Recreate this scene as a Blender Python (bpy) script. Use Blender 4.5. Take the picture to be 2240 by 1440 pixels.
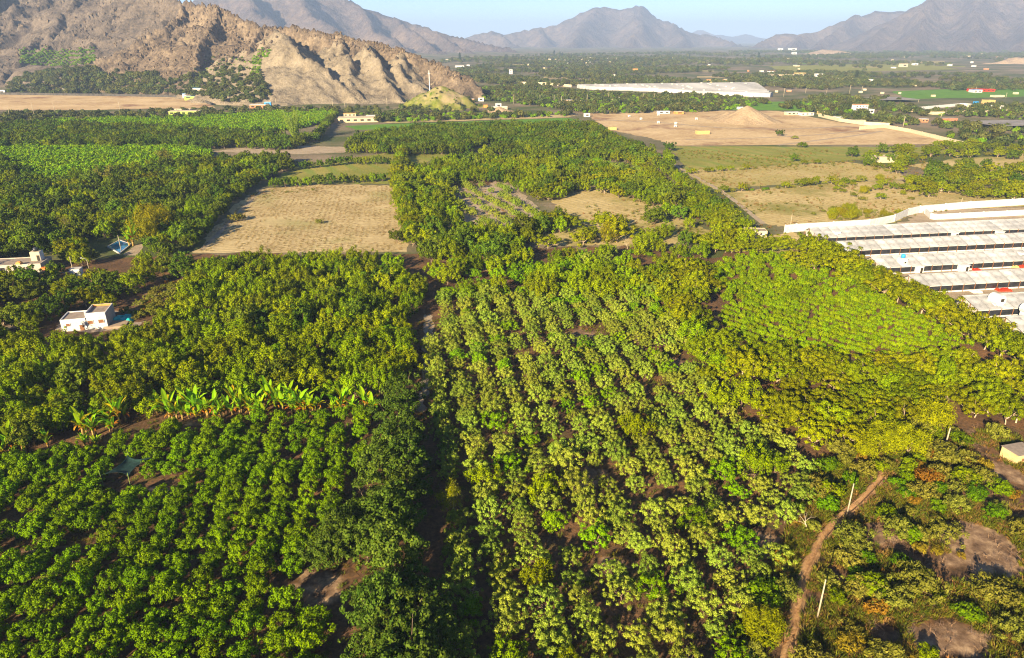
import bpy, math, random
import numpy as np

# ------------------------------------------------------------------ clear
for o in list(bpy.data.objects):
    bpy.data.objects.remove(o)
sc = bpy.context.scene
COL = sc.collection

# ------------------------------------------------------------------ camera
H = 75.0
F = 1513.0                       # focal length in pixels of the 2240 wide photograph
PITCH = math.radians(22.77)
CP, SP = math.cos(PITCH), math.sin(PITCH)
cam_d = bpy.data.cameras.new('camera')
cam = bpy.data.objects.new('camera', cam_d)
COL.objects.link(cam)
cam.location = (0, 0, H)
cam.rotation_euler = (math.pi / 2 - PITCH, 0, 0)
cam_d.sensor_width = 36.0
cam_d.lens = 36.0 * F / 2240.0
cam_d.clip_start = 1.0
cam_d.clip_end = 60000.0
sc.camera = cam

# ------------------------------------------------------------------ sky, sun, exposure
SUN_EL = math.radians(20.5)
SUN_AZ = math.radians(211.0)     # clockwise from +Y: the sun stands behind the camera to the left
world = bpy.data.worlds.new('World')
sc.world = world
world.use_nodes = True
wn = world.node_tree
wn.nodes.clear()
w_out = wn.nodes.new('ShaderNodeOutputWorld')
w_bg = wn.nodes.new('ShaderNodeBackground')
w_sky = wn.nodes.new('ShaderNodeTexSky')
w_sky.sky_type = 'NISHITA'
w_sky.sun_disc = False
w_sky.sun_elevation = SUN_EL
w_sky.sun_rotation = SUN_AZ
w_sky.altitude = 1200
w_sky.air_density = 0.7
w_sky.dust_density = 0.0
w_sky.ozone_density = 4.0
w_bg.inputs['Strength'].default_value = 0.05
wn.links.new(w_sky.outputs[0], w_bg.inputs[0])
wn.links.new(w_bg.outputs[0], w_out.inputs[0])
sun_d = bpy.data.lights.new('sun', 'SUN')
sun_d.energy = 5.0
sun_d.angle = math.radians(0.5)
sun_d.color = (1.0, 0.82, 0.54)
sun = bpy.data.objects.new('sun', sun_d)
COL.objects.link(sun)
sun.location = (-200, -300, 300)
sun.rotation_euler = (math.pi / 2 - SUN_EL, 0, math.pi - SUN_AZ)
sc.view_settings.view_transform = 'Standard'
sc.view_settings.look = 'None'
sc.view_settings.gamma = 1.0
sc.view_settings.use_curve_mapping = False
sc.view_settings.exposure = 1.92
sc.render.engine = 'CYCLES'
sc.cycles.use_denoising = True
sc.cycles.denoising_prefilter = 'NONE'
sc.cycles.filter_width = 1.15
sc.cycles.max_bounces = 5
sc.cycles.diffuse_bounces = 2
sc.cycles.volume_bounces = 1
sc.cycles.transmission_bounces = 3
sc.cycles.transparent_max_bounces = 8

RNG = np.random.default_rng(7)
random.seed(7)

# ------------------------------------------------------------------ photo pixel <-> place
def ray(px, py):
    dx, dy = px - 1120.0, py - 720.0
    return dx, F * CP - dy * SP, -(F * SP + dy * CP)

def G(px, py, z=0.0):
    dx, f, d = ray(px, py)
    t = (H - z) / -d
    return dx * t, f * t

def P(px, py, Y):
    dx, f, d = ray(px, py)
    t = Y / f
    return dx * t, Y, H + d * t

def proj(x, y, z):
    zz = np.asarray(z, float) - H
    depth = np.asarray(y) * CP - zz * SP
    up = np.asarray(y) * SP + zz * CP
    return 1120.0 + F * np.asarray(x) / depth, 720.0 - F * up / depth

def height_at(px, py_base, py_top):
    x, y = G(px, py_base)
    return P(px, py_top, y)[2]

def scale_px(py, z=0.0):         # pixels per metre for a thing on the ground seen at row py
    return (F * SP + (py - 720.0) * CP) / (H - z)

# ------------------------------------------------------------------ noise
def _hash(ix, iy, seed):
    h = (ix.astype(np.int64) * 374761393 + iy.astype(np.int64) * 668265263 + seed * 974634777) & 0xFFFFFFFF
    h = ((h ^ (h >> 13)) * 1274126177) & 0xFFFFFFFF
    h = h ^ (h >> 16)
    return (h & 0xFFFF) / 65535.0

def vnoise(x, y, seed=0):
    x = np.asarray(x, float); y = np.asarray(y, float)
    ix, iy = np.floor(x), np.floor(y)
    fx, fy = x - ix, y - iy
    fx = fx * fx * fx * (fx * (fx * 6 - 15) + 10); fy = fy * fy * fy * (fy * (fy * 6 - 15) + 10)
    a = _hash(ix, iy, seed); b = _hash(ix + 1, iy, seed)
    c = _hash(ix, iy + 1, seed); d = _hash(ix + 1, iy + 1, seed)
    return (a * (1 - fx) + b * fx) * (1 - fy) + (c * (1 - fx) + d * fx) * fy

def fbm(x, y, seed=0, octv=4, gain=0.5):
    s, a, t = 0.0, 1.0, 0.0
    for i in range(octv):
        s = s + a * vnoise(x * 2 ** i + 17.3 * i, y * 2 ** i - 9.1 * i, seed + i)
        t += a; a *= gain
    return s / t

def ridged(x, y, seed=0, octv=4, gain=0.55):
    s, a, t = 0.0, 1.0, 0.0
    for i in range(octv):
        s = s + a * (1 - np.abs(2 * vnoise(x * 2 ** i + 3.7 * i, y * 2 ** i + 5.9 * i, seed + i) - 1))
        t += a; a *= gain
    return s / t

def in_poly(px, py, poly):
    px = np.asarray(px, float); py = np.asarray(py, float)
    ins = np.zeros(px.shape, bool)
    n = len(poly)
    for i in range(n):
        x1, y1 = poly[i]; x2, y2 = poly[(i + 1) % n]
        if y1 == y2: continue
        c = ((y1 > py) != (y2 > py)) & (px < (x2 - x1) * (py - y1) / (y2 - y1) + x1)
        ins ^= c
    return ins

# ------------------------------------------------------------------ materials
MATS = {}
def new_mat(name):
    m = bpy.data.materials.new(name)
    m.use_nodes = True
    m.node_tree.nodes.clear()
    MATS[name] = m
    return m, m.node_tree.nodes, m.node_tree.links

def N(nodes, t, **kw):
    n = nodes.new(t)
    for k, v in kw.items():
        if k in n.inputs.keys(): n.inputs[k].default_value = v
        else: setattr(n, k, v)
    return n

def rgba(c): return (c[0], c[1], c[2], 1.0)

def ramp(nodes, stops):
    r = nodes.new('ShaderNodeValToRGB')
    e = r.color_ramp.elements
    while len(e) < len(stops): e.new(0.5)
    for i, (p, c) in enumerate(stops):
        e[i].position = p; e[i].color = rgba(c)
    return r

def plain(name, c, rough=0.8, var=0.12, scale=0.6, spec=0.2, metal=0.0, bump=0.0):
    """paint, concrete, wood: base colour with uneven weathering"""
    m, n, l = new_mat(name)
    out = N(n, 'ShaderNodeOutputMaterial'); b = N(n, 'ShaderNodeBsdfPrincipled')
    b.inputs['Roughness'].default_value = rough
    b.inputs['Specular IOR Level'].default_value = spec
    b.inputs['Metallic'].default_value = metal
    tc = N(n, 'ShaderNodeTexCoord'); nz = N(n, 'ShaderNodeTexNoise')
    nz.inputs['Scale'].default_value = scale; nz.inputs['Detail'].default_value = 6; nz.inputs['Roughness'].default_value = 0.65
    l.new(tc.outputs['Object'], nz.inputs['Vector'])
    lo = tuple(max(0, v * (1 - 2 * var)) for v in c); hi = tuple(min(1, v * (1 + var)) for v in c)
    r = ramp(n, [(0.3, lo), (0.62, hi)])
    l.new(nz.outputs['Fac'], r.inputs[0]); l.new(r.outputs[0], b.inputs['Base Color'])
    if bump:
        bp = N(n, 'ShaderNodeBump'); bp.inputs['Strength'].default_value = bump
        l.new(nz.outputs['Fac'], bp.inputs['Height']); l.new(bp.outputs[0], b.inputs['Normal'])
    l.new(b.outputs[0], out.inputs[0])
    return m

def leaf_mat(name, dark, light, hue_var=0.02, val_lo=0.75, val_hi=1.2, trans=0.25, rough=0.5, sat=1.06, spec=0.02):
    m, n, l = new_mat(name)
    out = N(n, 'ShaderNodeOutputMaterial')
    b = N(n, 'ShaderNodeBsdfPrincipled'); b.inputs['Roughness'].default_value = rough
    b.inputs['Specular IOR Level'].default_value = spec
    tr = N(n, 'ShaderNodeBsdfTranslucent'); mx = N(n, 'ShaderNodeMixShader'); mx.inputs[0].default_value = trans
    geo = N(n, 'ShaderNodeNewGeometry'); oi = N(n, 'ShaderNodeObjectInfo')
    r = ramp(n, [(0.0, dark), (0.55, tuple((a + c) / 2 for a, c in zip(dark, light))), (1.0, light)])
    l.new(geo.outputs['Random Per Island'], r.inputs[0])
    hsv = N(n, 'ShaderNodeHueSaturation'); hsv.inputs['Saturation'].default_value = sat
    m1 = N(n, 'ShaderNodeMapRange'); m1.inputs['To Min'].default_value = 0.5 - hue_var; m1.inputs['To Max'].default_value = 0.5 + hue_var
    mu = N(n, 'ShaderNodeMath', operation='MULTIPLY'); mu.inputs[1].default_value = 7.31
    fr = N(n, 'ShaderNodeMath', operation='FRACT')
    m2 = N(n, 'ShaderNodeMapRange'); m2.inputs['To Min'].default_value = val_lo; m2.inputs['To Max'].default_value = val_hi
    l.new(oi.outputs['Random'], m1.inputs['Value']); l.new(oi.outputs['Random'], mu.inputs[0])
    l.new(mu.outputs[0], fr.inputs[0]); l.new(fr.outputs[0], m2.inputs['Value'])
    l.new(m1.outputs[0], hsv.inputs['Hue']); l.new(m2.outputs[0], hsv.inputs['Value'])
    l.new(r.outputs[0], hsv.inputs['Color'])
    l.new(hsv.outputs[0], b.inputs['Base Color']); l.new(hsv.outputs[0], tr.inputs['Color'])
    l.new(b.outputs[0], mx.inputs[1]); l.new(tr.outputs[0], mx.inputs[2]); l.new(mx.outputs[0], out.inputs[0])
    return m

def soil(name, stops, scale=0.05, fine=1.2, rows=None, row_c=None, row_amt=0.5, bump=0.4, tint=None, tint_scale=0.03, tint_lo=0.52, tint_hi=0.66):
    """ground: broad patches + fine grain, optional furrow rows (azimuth in degrees, spacing in m), optional patchy growth"""
    m, n, l = new_mat(name)
    out = N(n, 'ShaderNodeOutputMaterial'); b = N(n, 'ShaderNodeBsdfPrincipled')
    b.inputs['Roughness'].default_value = 0.95; b.inputs['Specular IOR Level'].default_value = 0.1
    tc = N(n, 'ShaderNodeTexCoord')
    n1 = N(n, 'ShaderNodeTexNoise'); n1.inputs['Scale'].default_value = scale; n1.inputs['Detail'].default_value = 8; n1.inputs['Roughness'].default_value = 0.7
    n2 = N(n, 'ShaderNodeTexNoise'); n2.inputs['Scale'].default_value = fine; n2.inputs['Detail'].default_value = 5; n2.inputs['Roughness'].default_value = 0.7
    l.new(tc.outputs['Object'], n1.inputs['Vector']); l.new(tc.outputs['Object'], n2.inputs['Vector'])
    mixf = N(n, 'ShaderNodeMath', operation='MULTIPLY_ADD'); mixf.inputs[1].default_value = 0.45
    l.new(n2.outputs['Fac'], mixf.inputs[0])
    sc1 = N(n, 'ShaderNodeMath', operation='MULTIPLY'); sc1.inputs[1].default_value = 0.6
    l.new(n1.outputs['Fac'], sc1.inputs[0]); l.new(sc1.outputs[0], mixf.inputs[2])
    r = ramp(n, stops)
    l.new(mixf.outputs[0], r.inputs[0])
    col = r.outputs[0]
    hgt = n2.outputs['Fac']
    if rows:
        az, sp = rows
        mp = N(n, 'ShaderNodeMapping'); mp.inputs['Rotation'].default_value = (0, 0, math.radians(az))
        l.new(tc.outputs['Object'], mp.inputs['Vector'])
        wv = N(n, 'ShaderNodeTexWave'); wv.bands_direction = 'X'
        wv.inputs['Scale'].default_value = 2 * math.pi / (20.0 * sp) ; wv.inputs['Distortion'].default_value = 3.5; wv.inputs['Detail'].default_value = 3
        wv.inputs['Detail Scale'].default_value = 0.6
        l.new(mp.outputs[0], wv.inputs['Vector'])
        mr = N(n, 'ShaderNodeMapRange'); mr.inputs['From Min'].default_value = 0.45; mr.inputs['From Max'].default_value = 0.95
        mr.inputs['To Max'].default_value = row_amt
        l.new(wv.outputs['Fac'], mr.inputs['Value'])
        n3 = N(n, 'ShaderNodeMath', operation='MULTIPLY')
        mr3 = N(n, 'ShaderNodeMapRange'); mr3.inputs['From Min'].default_value = 0.35; mr3.inputs['From Max'].default_value = 0.6
        l.new(n1.outputs['Fac'], mr3.inputs['Value'])
        l.new(mr.outputs[0], n3.inputs[0]); l.new(mr3.outputs[0], n3.inputs[1])
        mc = N(n, 'ShaderNodeMix', data_type='RGBA'); mc.inputs['B'].default_value = rgba(row_c)
        mc.inputs[7].default_value = rgba(row_c)
        l.new(n3.outputs[0], mc.inputs[0]); l.new(col, mc.inputs[6])
        col = mc.outputs[2]
    if tint:
        n4 = N(n, 'ShaderNodeTexNoise'); n4.inputs['Scale'].default_value = tint_scale; n4.inputs['Detail'].default_value = 7; n4.inputs['Roughness'].default_value = 0.65
        mp4 = N(n, 'ShaderNodeMapping'); mp4.inputs['Location'].default_value = (31.0, -17.0, 0)
        l.new(tc.outputs['Object'], mp4.inputs['Vector']); l.new(mp4.outputs[0], n4.inputs['Vector'])
        mr4 = N(n, 'ShaderNodeMapRange'); mr4.inputs['From Min'].default_value = tint_lo; mr4.inputs['From Max'].default_value = tint_hi
        l.new(n4.outputs['Fac'], mr4.inputs['Value'])
        mc = N(n, 'ShaderNodeMix', data_type='RGBA'); mc.inputs[7].default_value = rgba(tint)
        l.new(mr4.outputs[0], mc.inputs[0]); l.new(col, mc.inputs[6])
        col = mc.outputs[2]
    l.new(col, b.inputs['Base Color'])
    if bump:
        bp = N(n, 'ShaderNodeBump'); bp.inputs['Strength'].default_value = bump; bp.inputs['Distance'].default_value = 0.6
        l.new(hgt, bp.inputs['Height']); l.new(bp.outputs[0], b.inputs['Normal'])
    l.new(b.outputs[0], out.inputs[0])
    return m

def rock_mat(name, base, dark, pale, green=None, scale=0.02, green_top=60.0):
    """hillsides: dark, base and pale tones mixed by noise"""
    m, n, l = new_mat(name)
    out = N(n, 'ShaderNodeOutputMaterial'); b = N(n, 'ShaderNodeBsdfPrincipled')
    b.inputs['Roughness'].default_value = 0.95; b.inputs['Specular IOR Level'].default_value = 0.1
    tc = N(n, 'ShaderNodeTexCoord'); geo = N(n, 'ShaderNodeNewGeometry')
    n1 = N(n, 'ShaderNodeTexNoise'); n1.inputs['Scale'].default_value = scale; n1.inputs['Detail'].default_value = 10; n1.inputs['Roughness'].default_value = 0.68
    n2 = N(n, 'ShaderNodeTexNoise'); n2.inputs['Scale'].default_value = scale * 9; n2.inputs['Detail'].default_value = 8; n2.inputs['Roughness'].default_value = 0.7
    l.new(tc.outputs['Object'], n1.inputs['Vector']); l.new(tc.outputs['Object'], n2.inputs['Vector'])
    r1 = ramp(n, [(0.38, dark), (0.5, base), (0.64, pale)])
    add = N(n, 'ShaderNodeMath', operation='MULTIPLY_ADD'); add.inputs[1].default_value = 0.5
    half = N(n, 'ShaderNodeMath', operation='MULTIPLY'); half.inputs[1].default_value = 0.5
    l.new(n1.outputs['Fac'], half.inputs[0]); l.new(n2.outputs['Fac'], add.inputs[0]); l.new(half.outputs[0], add.inputs[2])
    l.new(add.outputs[0], r1.inputs[0])
    col = r1.outputs[0]
    bp = N(n, 'ShaderNodeBump'); bp.inputs['Strength'].default_value = 0.7; bp.inputs['Distance'].default_value = 0.08 / scale
    l.new(n2.outputs['Fac'], bp.inputs['Height']); l.new(bp.outputs[0], b.inputs['Normal'])
    l.new(col, b.inputs['Base Color']); l.new(b.outputs[0], out.inputs[0])
    return m

# ------------------------------------------------------------------ mesh helpers
class MB:
    def __init__(s): s.v = []; s.f = []; s.m = []
    def add(s, vs, fs, mi=0):
        o = len(s.v); s.v += [tuple(map(float, v)) for v in vs]; s.f += [tuple(i + o for i in f) for f in fs]; s.m += [mi] * len(fs)
        return s
    def box(s, cx, cy, z0, sx, sy, sz, rot=0.0, mi=0, taper=1.0):
        c, sn = math.cos(rot), math.sin(rot)
        vs = []
        for z, k in ((z0, 1.0), (z0 + sz, taper)):
            for ax, ay in ((-1, -1), (1, -1), (1, 1), (-1, 1)):
                x, y = ax * sx / 2 * k, ay * sy / 2 * k
                vs.append((cx + x * c - y * sn, cy + x * sn + y * c, z))
        return s.add(vs, [(3, 2, 1, 0), (4, 5, 6, 7), (0, 1, 5, 4), (1, 2, 6, 5), (2, 3, 7, 6), (3, 0, 4, 7)], mi)
    def tube(s, pts, rad, n=6, mi=0, cap=True):
        pts = [np.array(p, float) for p in pts]
        vs, fs = [], []
        for i, p in enumerate(pts):
            d = pts[min(i + 1, len(pts) - 1)] - pts[max(i - 1, 0)]
            d = d / (np.linalg.norm(d) + 1e-9)
            a = np.cross(d, (0, 0, 1) if abs(d[2]) < 0.9 else (1, 0, 0)); a /= np.linalg.norm(a)
            b = np.cross(d, a)
            r = rad[i] if hasattr(rad, '__len__') else rad
            for k in range(n):
                t = 2 * math.pi * k / n
                vs.append(p + r * (math.cos(t) * a + math.sin(t) * b))
        for i in range(len(pts) - 1):
            for k in range(n):
                k2 = (k + 1) % n
                fs.append((i * n + k, i * n + k2, (i + 1) * n + k2, (i + 1) * n + k))
        if cap:
            fs.append(tuple(range(n - 1, -1, -1))); fs.append(tuple(range((len(pts) - 1) * n, len(pts) * n)))
        return s.add(vs, fs, mi)
    def mesh(s, name, *mats, smooth=False):
        me = bpy.data.meshes.new(name)
        me.from_pydata(s.v, [], s.f)
        for m in mats: me.materials.append(m)
        if len(mats) > 1: me.polygons.foreach_set('material_index', s.m)
        if smooth: me.polygons.foreach_set('use_smooth', [True] * len(s.f))
        me.update()
        return me

def quads_mesh(name, verts, mat, nper=4, smooth=False):
    """verts (n*nper,3): n separate polygons"""
    me = bpy.data.meshes.new(name)
    nv = len(verts); nf = nv // nper
    me.vertices.add(nv); me.vertices.foreach_set('co', np.ascontiguousarray(verts, np.float32).ravel())
    me.loops.add(nv); me.loops.foreach_set('vertex_index', np.arange(nv, dtype=np.int32))
    me.polygons.add(nf); me.polygons.foreach_set('loop_start', np.arange(0, nv, nper, dtype=np.int32))
    me.update(calc_edges=True)
    me.materials.append(mat)
    return me

def grid_mesh(name, X, Y, Z, mat, smooth=True):
    ny, nx = X.shape
    v = np.stack([X, Y, Z], -1).reshape(-1, 3)
    idx = np.arange(nx * ny).reshape(ny, nx)
    q = np.stack([idx[:-1, :-1], idx[:-1, 1:], idx[1:, 1:], idx[1:, :-1]], -1).reshape(-1, 4)
    me = bpy.data.meshes.new(name)
    me.vertices.add(len(v)); me.vertices.foreach_set('co', v.astype(np.float32).ravel())
    me.loops.add(q.size); me.loops.foreach_set('vertex_index', q.astype(np.int32).ravel())
    me.polygons.add(len(q)); me.polygons.foreach_set('loop_start', np.arange(0, q.size, 4, dtype=np.int32))
    me.update(calc_edges=True)
    if smooth: me.polygons.foreach_set('use_smooth', np.ones(len(q), bool))
    me.materials.append(mat)
    return me

def obj(name, me, parent=None, loc=(0, 0, 0), rotz=0.0, scale=1.0):
    o = bpy.data.objects.new(name, me)
    COL.objects.link(o)
    o.location = loc
    if rotz: o.rotation_euler = (0, 0, rotz)
    if scale != 1.0: o.scale = (scale,) * 3 if not hasattr(scale, '__len__') else scale
    if parent is not None: o.parent = parent
    return o

def tag(o, label=None, cat=None, group=None, kind=None):
    if label: o['label'] = label
    if cat: o['category'] = cat
    if group: o['group'] = group
    if kind: o['kind'] = kind
    return o

def thing(name, label, cat, loc, rotz=0.0, group=None, scale=1.0):
    return tag(obj(name, None, None, loc, rotz, scale), label, cat, group)

def struct(name, me, label=None): return tag(obj(name, me), label, kind='structure')

ROW_AZ = math.radians(-9.0)      # the planting rows of the valley run 9 degrees left of the view
U = np.array([math.sin(ROW_AZ), math.cos(ROW_AZ)])     # along the rows
V = np.array([math.cos(ROW_AZ), -math.sin(ROW_AZ)])    # across the rows
SIDE = -ROW_AZ                   # rotation of a box whose x axis runs along V

# ------------------------------------------------------------------ ground and fields
m_ground = soil('ground_soil', [(0.36, (0.105, 0.085, 0.055)), (0.52, (0.19, 0.145, 0.095)), (0.66, (0.29, 0.22, 0.145))], 0.012, 0.5, tint=(0.07, 0.085, 0.025), tint_scale=0.01, tint_lo=0.42, tint_hi=0.58)
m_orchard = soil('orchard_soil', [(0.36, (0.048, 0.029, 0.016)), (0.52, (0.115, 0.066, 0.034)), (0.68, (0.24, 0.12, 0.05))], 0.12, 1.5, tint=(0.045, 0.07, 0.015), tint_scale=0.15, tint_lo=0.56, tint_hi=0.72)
m_dust = soil('dusty_soil', [(0.34, (0.13, 0.10, 0.08)), (0.5, (0.27, 0.21, 0.165)), (0.66, (0.40, 0.32, 0.24))], 0.12, 1.3)
m_straw = soil('stubble', [(0.36, (0.20, 0.145, 0.062)), (0.5, (0.39, 0.295, 0.145)), (0.64, (0.53, 0.415, 0.22))], 0.05, 0.55, rows=(-9 + 90, 2.6), row_c=(0.26, 0.20, 0.105), row_amt=0.55, tint=(0.28, 0.25, 0.10), tint_scale=0.02)
m_pale = soil('pale_field', [(0.36, (0.22, 0.155, 0.055)), (0.5, (0.40, 0.305, 0.13)), (0.64, (0.53, 0.41, 0.20))], 0.03, 0.5, rows=(-35, 3.6), row_c=(0.24, 0.20, 0.09), row_amt=0.55, tint=(0.20, 0.185, 0.045), tint_scale=0.02, tint_lo=0.47, tint_hi=0.6)
m_olive = soil('olive_field', [(0.34, (0.19, 0.16, 0.05)), (0.5, (0.31, 0.255, 0.08)), (0.66, (0.42, 0.325, 0.14))], 0.03, 0.5, rows=(-35, 4.2), row_c=(0.40, 0.31, 0.17), row_amt=0.7)
m_meadow = soil('meadow', [(0.34, (0.11, 0.125, 0.02)), (0.5, (0.20, 0.19, 0.035)), (0.66, (0.31, 0.26, 0.075))], 0.03, 0.6, rows=(-30, 14.0), row_c=(0.10, 0.19, 0.02), row_amt=0.6)
m_green = soil('green_crop', [(0.34, (0.05, 0.12, 0.008)), (0.5, (0.085, 0.19, 0.014)), (0.66, (0.13, 0.235, 0.022))], 0.06, 0.9)
m_sand = soil('graded_sand', [(0.36, (0.25, 0.14, 0.065)), (0.5, (0.42, 0.295, 0.155)), (0.64, (0.55, 0.41, 0.235))], 0.018, 0.25, tint=(0.22, 0.12, 0.07), tint_scale=0.02, tint_lo=0.55, tint_hi=0.66)
m_track = soil('track_dust', [(0.34, (0.18, 0.13, 0.085)), (0.5, (0.31, 0.24, 0.165)), (0.66, (0.40, 0.32, 0.225))], 0.2, 1.5)
m_berm = soil('ditch_bank', [(0.34, (0.15, 0.08, 0.035)), (0.5, (0.32, 0.18, 0.08)), (0.66, (0.46, 0.29, 0.14))], 0.4, 2.0)

gx = np.linspace(-16000, 16000, 65); gy = np.linspace(-600, 26000, 55)
GX, GY = np.meshgrid(gx, gy)
struct('ground', grid_mesh('ground', GX, GY, np.zeros_like(GX), m_ground, False))

def sheet(name, poly, mat, z, label=None, rough=1.0, seg=14):
    """a field: an outline given by its corners as seen, laid on the ground, with an uneven edge"""
    pts = [np.array(G(*p)) for p in poly]
    out = []
    n = len(pts)
    size = max(np.linalg.norm(a - b) for a in pts for b in pts)
    amp = min(size * 0.012, 4.0) * rough
    for i in range(n):
        a, b = pts[i], pts[(i + 1) % n]
        d = b - a; L = np.linalg.norm(d); nn = np.array([d[1], -d[0]]) / (L + 1e-6)
        for k in range(seg):
            t = k / seg
            w = (random.random() - 0.5) * 2 * amp if k else 0.0
            out.append(a + d * t + nn * w)
    me = bpy.data.meshes.new(name)
    me.from_pydata([(p[0], p[1], z) for p in out], [], [tuple(range(len(out)))])
    me.materials.append(mat); me.update()
    if me.polygons[0].normal.z < 0: me.flip_normals()
    return struct(name, me, label)

def patch_mat(name, inner, outer):
    """bare earth that gives way raggedly to the soil around it"""
    m, n, l = new_mat(name)
    out = N(n, 'ShaderNodeOutputMaterial'); b = N(n, 'ShaderNodeBsdfPrincipled')
    b.inputs['Roughness'].default_value = 0.95; b.inputs['Specular IOR Level'].default_value = 0.1
    tc = N(n, 'ShaderNodeTexCoord'); at = N(n, 'ShaderNodeAttribute'); at.attribute_name = 'inside'
    n1 = N(n, 'ShaderNodeTexNoise'); n1.inputs['Scale'].default_value = 0.3; n1.inputs['Detail'].default_value = 9; n1.inputs['Roughness'].default_value = 0.72
    n2 = N(n, 'ShaderNodeTexNoise'); n2.inputs['Scale'].default_value = 0.4; n2.inputs['Detail'].default_value = 10; n2.inputs['Roughness'].default_value = 0.68
    l.new(tc.outputs['Object'], n1.inputs['Vector']); l.new(tc.outputs['Object'], n2.inputs['Vector'])
    r1 = ramp(n, inner); r2 = ramp(n, outer)
    l.new(n2.outputs['Fac'], r1.inputs[0]); l.new(n2.outputs['Fac'], r2.inputs[0])
    ad = N(n, 'ShaderNodeMath', operation='ADD'); l.new(at.outputs['Fac'], ad.inputs[0]); l.new(n1.outputs['Fac'], ad.inputs[1])
    mr = N(n, 'ShaderNodeMapRange'); mr.inputs['From Min'].default_value = 0.82; mr.inputs['From Max'].default_value = 1.12
    l.new(ad.outputs[0], mr.inputs['Value'])
    mc = N(n, 'ShaderNodeMix', data_type='RGBA'); l.new(mr.outputs[0], mc.inputs[0]); l.new(r2.outputs[0], mc.inputs[6]); l.new(r1.outputs[0], mc.inputs[7])
    l.new(mc.outputs[2], b.inputs['Base Color'])
    bp = N(n, 'ShaderNodeBump'); bp.inputs['Strength'].default_value = 0.3; bp.inputs['Distance'].default_value = 0.3
    l.new(n2.outputs['Fac'], bp.inputs['Height']); l.new(bp.outputs[0], b.inputs['Normal'])
    l.new(b.outputs[0], out.inputs[0])
    return m
SOIL_IN = [(0.34, (0.075, 0.044, 0.026)), (0.5, (0.19, 0.12, 0.072)), (0.68, (0.42, 0.29, 0.17))]
SOIL_OUT = [(0.36, (0.048, 0.029, 0.016)), (0.5, (0.10, 0.058, 0.03)), (0.64, (0.19, 0.10, 0.045))]
m_patch = patch_mat('bare_earth', SOIL_IN, SOIL_OUT)

def patch(name, px, py, rx, ry, mat, z, rot=0.0):
    """irregular bare patch; radii in metres"""
    cx, cy = G(px, py)
    k = 40; ph = random.random() * 100
    a = np.linspace(0, 2 * math.pi, k, endpoint=False)
    r = 0.35 + 1.5 * fbm(np.cos(a) * 2.6 + ph, np.sin(a) * 2.6, 5, 5)
    x, y = np.cos(a) * rx * r, np.sin(a) * ry * r
    me = bpy.data.meshes.new(name)
    vs = [(cx, cy, z)] + [(cx + i * .55, cy + j * .55, z) for i, j in zip(x, y)] + [(cx + i, cy + j, z) for i, j in zip(x, y)]
    fs = [(0, 1 + i, 1 + (i + 1) % k) for i in range(k)] + [(1 + i, 1 + k + i, 1 + k + (i + 1) % k, 1 + (i + 1) % k) for i in range(k)]
    me.from_pydata(vs, [], fs)
    at = me.attributes.new('inside', 'FLOAT', 'POINT'); at.data.foreach_set('value', [1.0] + [0.62] * k + [0.0] * k)
    me.materials.append(mat); me.update()
    return struct(name, me)

ORCH = [(-900, 1700), (-900, 700), (-200, 590), (120, 570), (420, 556), (900, 556), (1160, 548), (1420, 540), (1560, 565), (1760, 520), (2240, 800), (2700, 1000), (2700, 1700)]
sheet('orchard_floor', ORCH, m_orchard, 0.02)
sheet('field', [(422, 554), (468, 500), (525, 440), (570, 412), (700, 404), (868, 406), (880, 450), (890, 552)], m_straw, 0.03)
sheet('field', [(1165, 534), (1150, 505), (1250, 480), (1195, 432), (1300, 412), (1475, 410), (1510, 440), (1490, 480), (1600, 524), (1400, 540)], m_pale, 0.03)
sheet('field', [(1275, 250), (1440, 243), (1700, 243), (1850, 270), (1990, 283), (2112, 316), (1480, 319), (1420, 302), (1340, 285)], m_sand, 0.06, rough=0.5)
sheet('field', [(1465, 320), (2050, 322), (2085, 335), (1850, 352), (1500, 374)], m_meadow, 0.05, rough=0.5)
sheet('field', [(1488, 374), (1850, 354), (1960, 372), (1985, 392), (1700, 405), (1560, 414)], m_olive, 0.055, rough=0.5)
sheet('field', [(1585, 422), (1800, 400), (1960, 394), (2150, 430), (2420, 430), (2400, 450), (2000, 458), (1960, 488), (1740, 500), (1680, 492)], m_pale, 0.045, rough=0.6)
sheet('field', [(1985, 362), (2100, 346), (2420, 335), (2420, 366), (2060, 380)], m_pale, 0.05)
sheet('field', [(-300, 206), (100, 207), (400, 212), (455, 221), (470, 236), (200, 241), (-300, 240)], m_sand, 0.08, rough=0.5)
sheet('field', [(590, 402), (640, 366), (850, 334), (1010, 332), (890, 368), (860, 402)], m_meadow, 0.045)
sheet('field', [(755, 276), (1245, 258), (1275, 264), (1000, 279), (780, 284)], m_green, 0.06)
sheet('field', [(835, 266), (1100, 256), (1262, 250), (1245, 257), (1000, 265), (845, 270)], m_straw, 0.065)
sheet('field', [(1950, 200), (2420, 182), (2420, 208), (1990, 217)], m_green, 0.09)
sheet('field', [(1500, 225), (1760, 222), (1790, 243), (1530, 240)], m_green, 0.085)
sheet('field', [(1990, 245), (2220, 238), (2230, 250), (2040, 250)], m_sand, 0.09)
for q_ in range(26):
    px_ = random.uniform(1050, 2240); py_ = random.uniform(126, 178); w_ = random.uniform(25, 80); h_ = random.uniform(1.5, 4.5)
    sheet('field', [(px_, py_), (px_ + w_, py_ - random.uniform(-1, 1)), (px_ + w_ * random.uniform(.9, 1.1), py_ + h_), (px_ - w_ * random.uniform(0, .15), py_ + h_)], random.choice([m_sand, m_meadow, m_olive, m_green, m_straw]), 0.13 + q_ * 0.004, seg=4)
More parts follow.
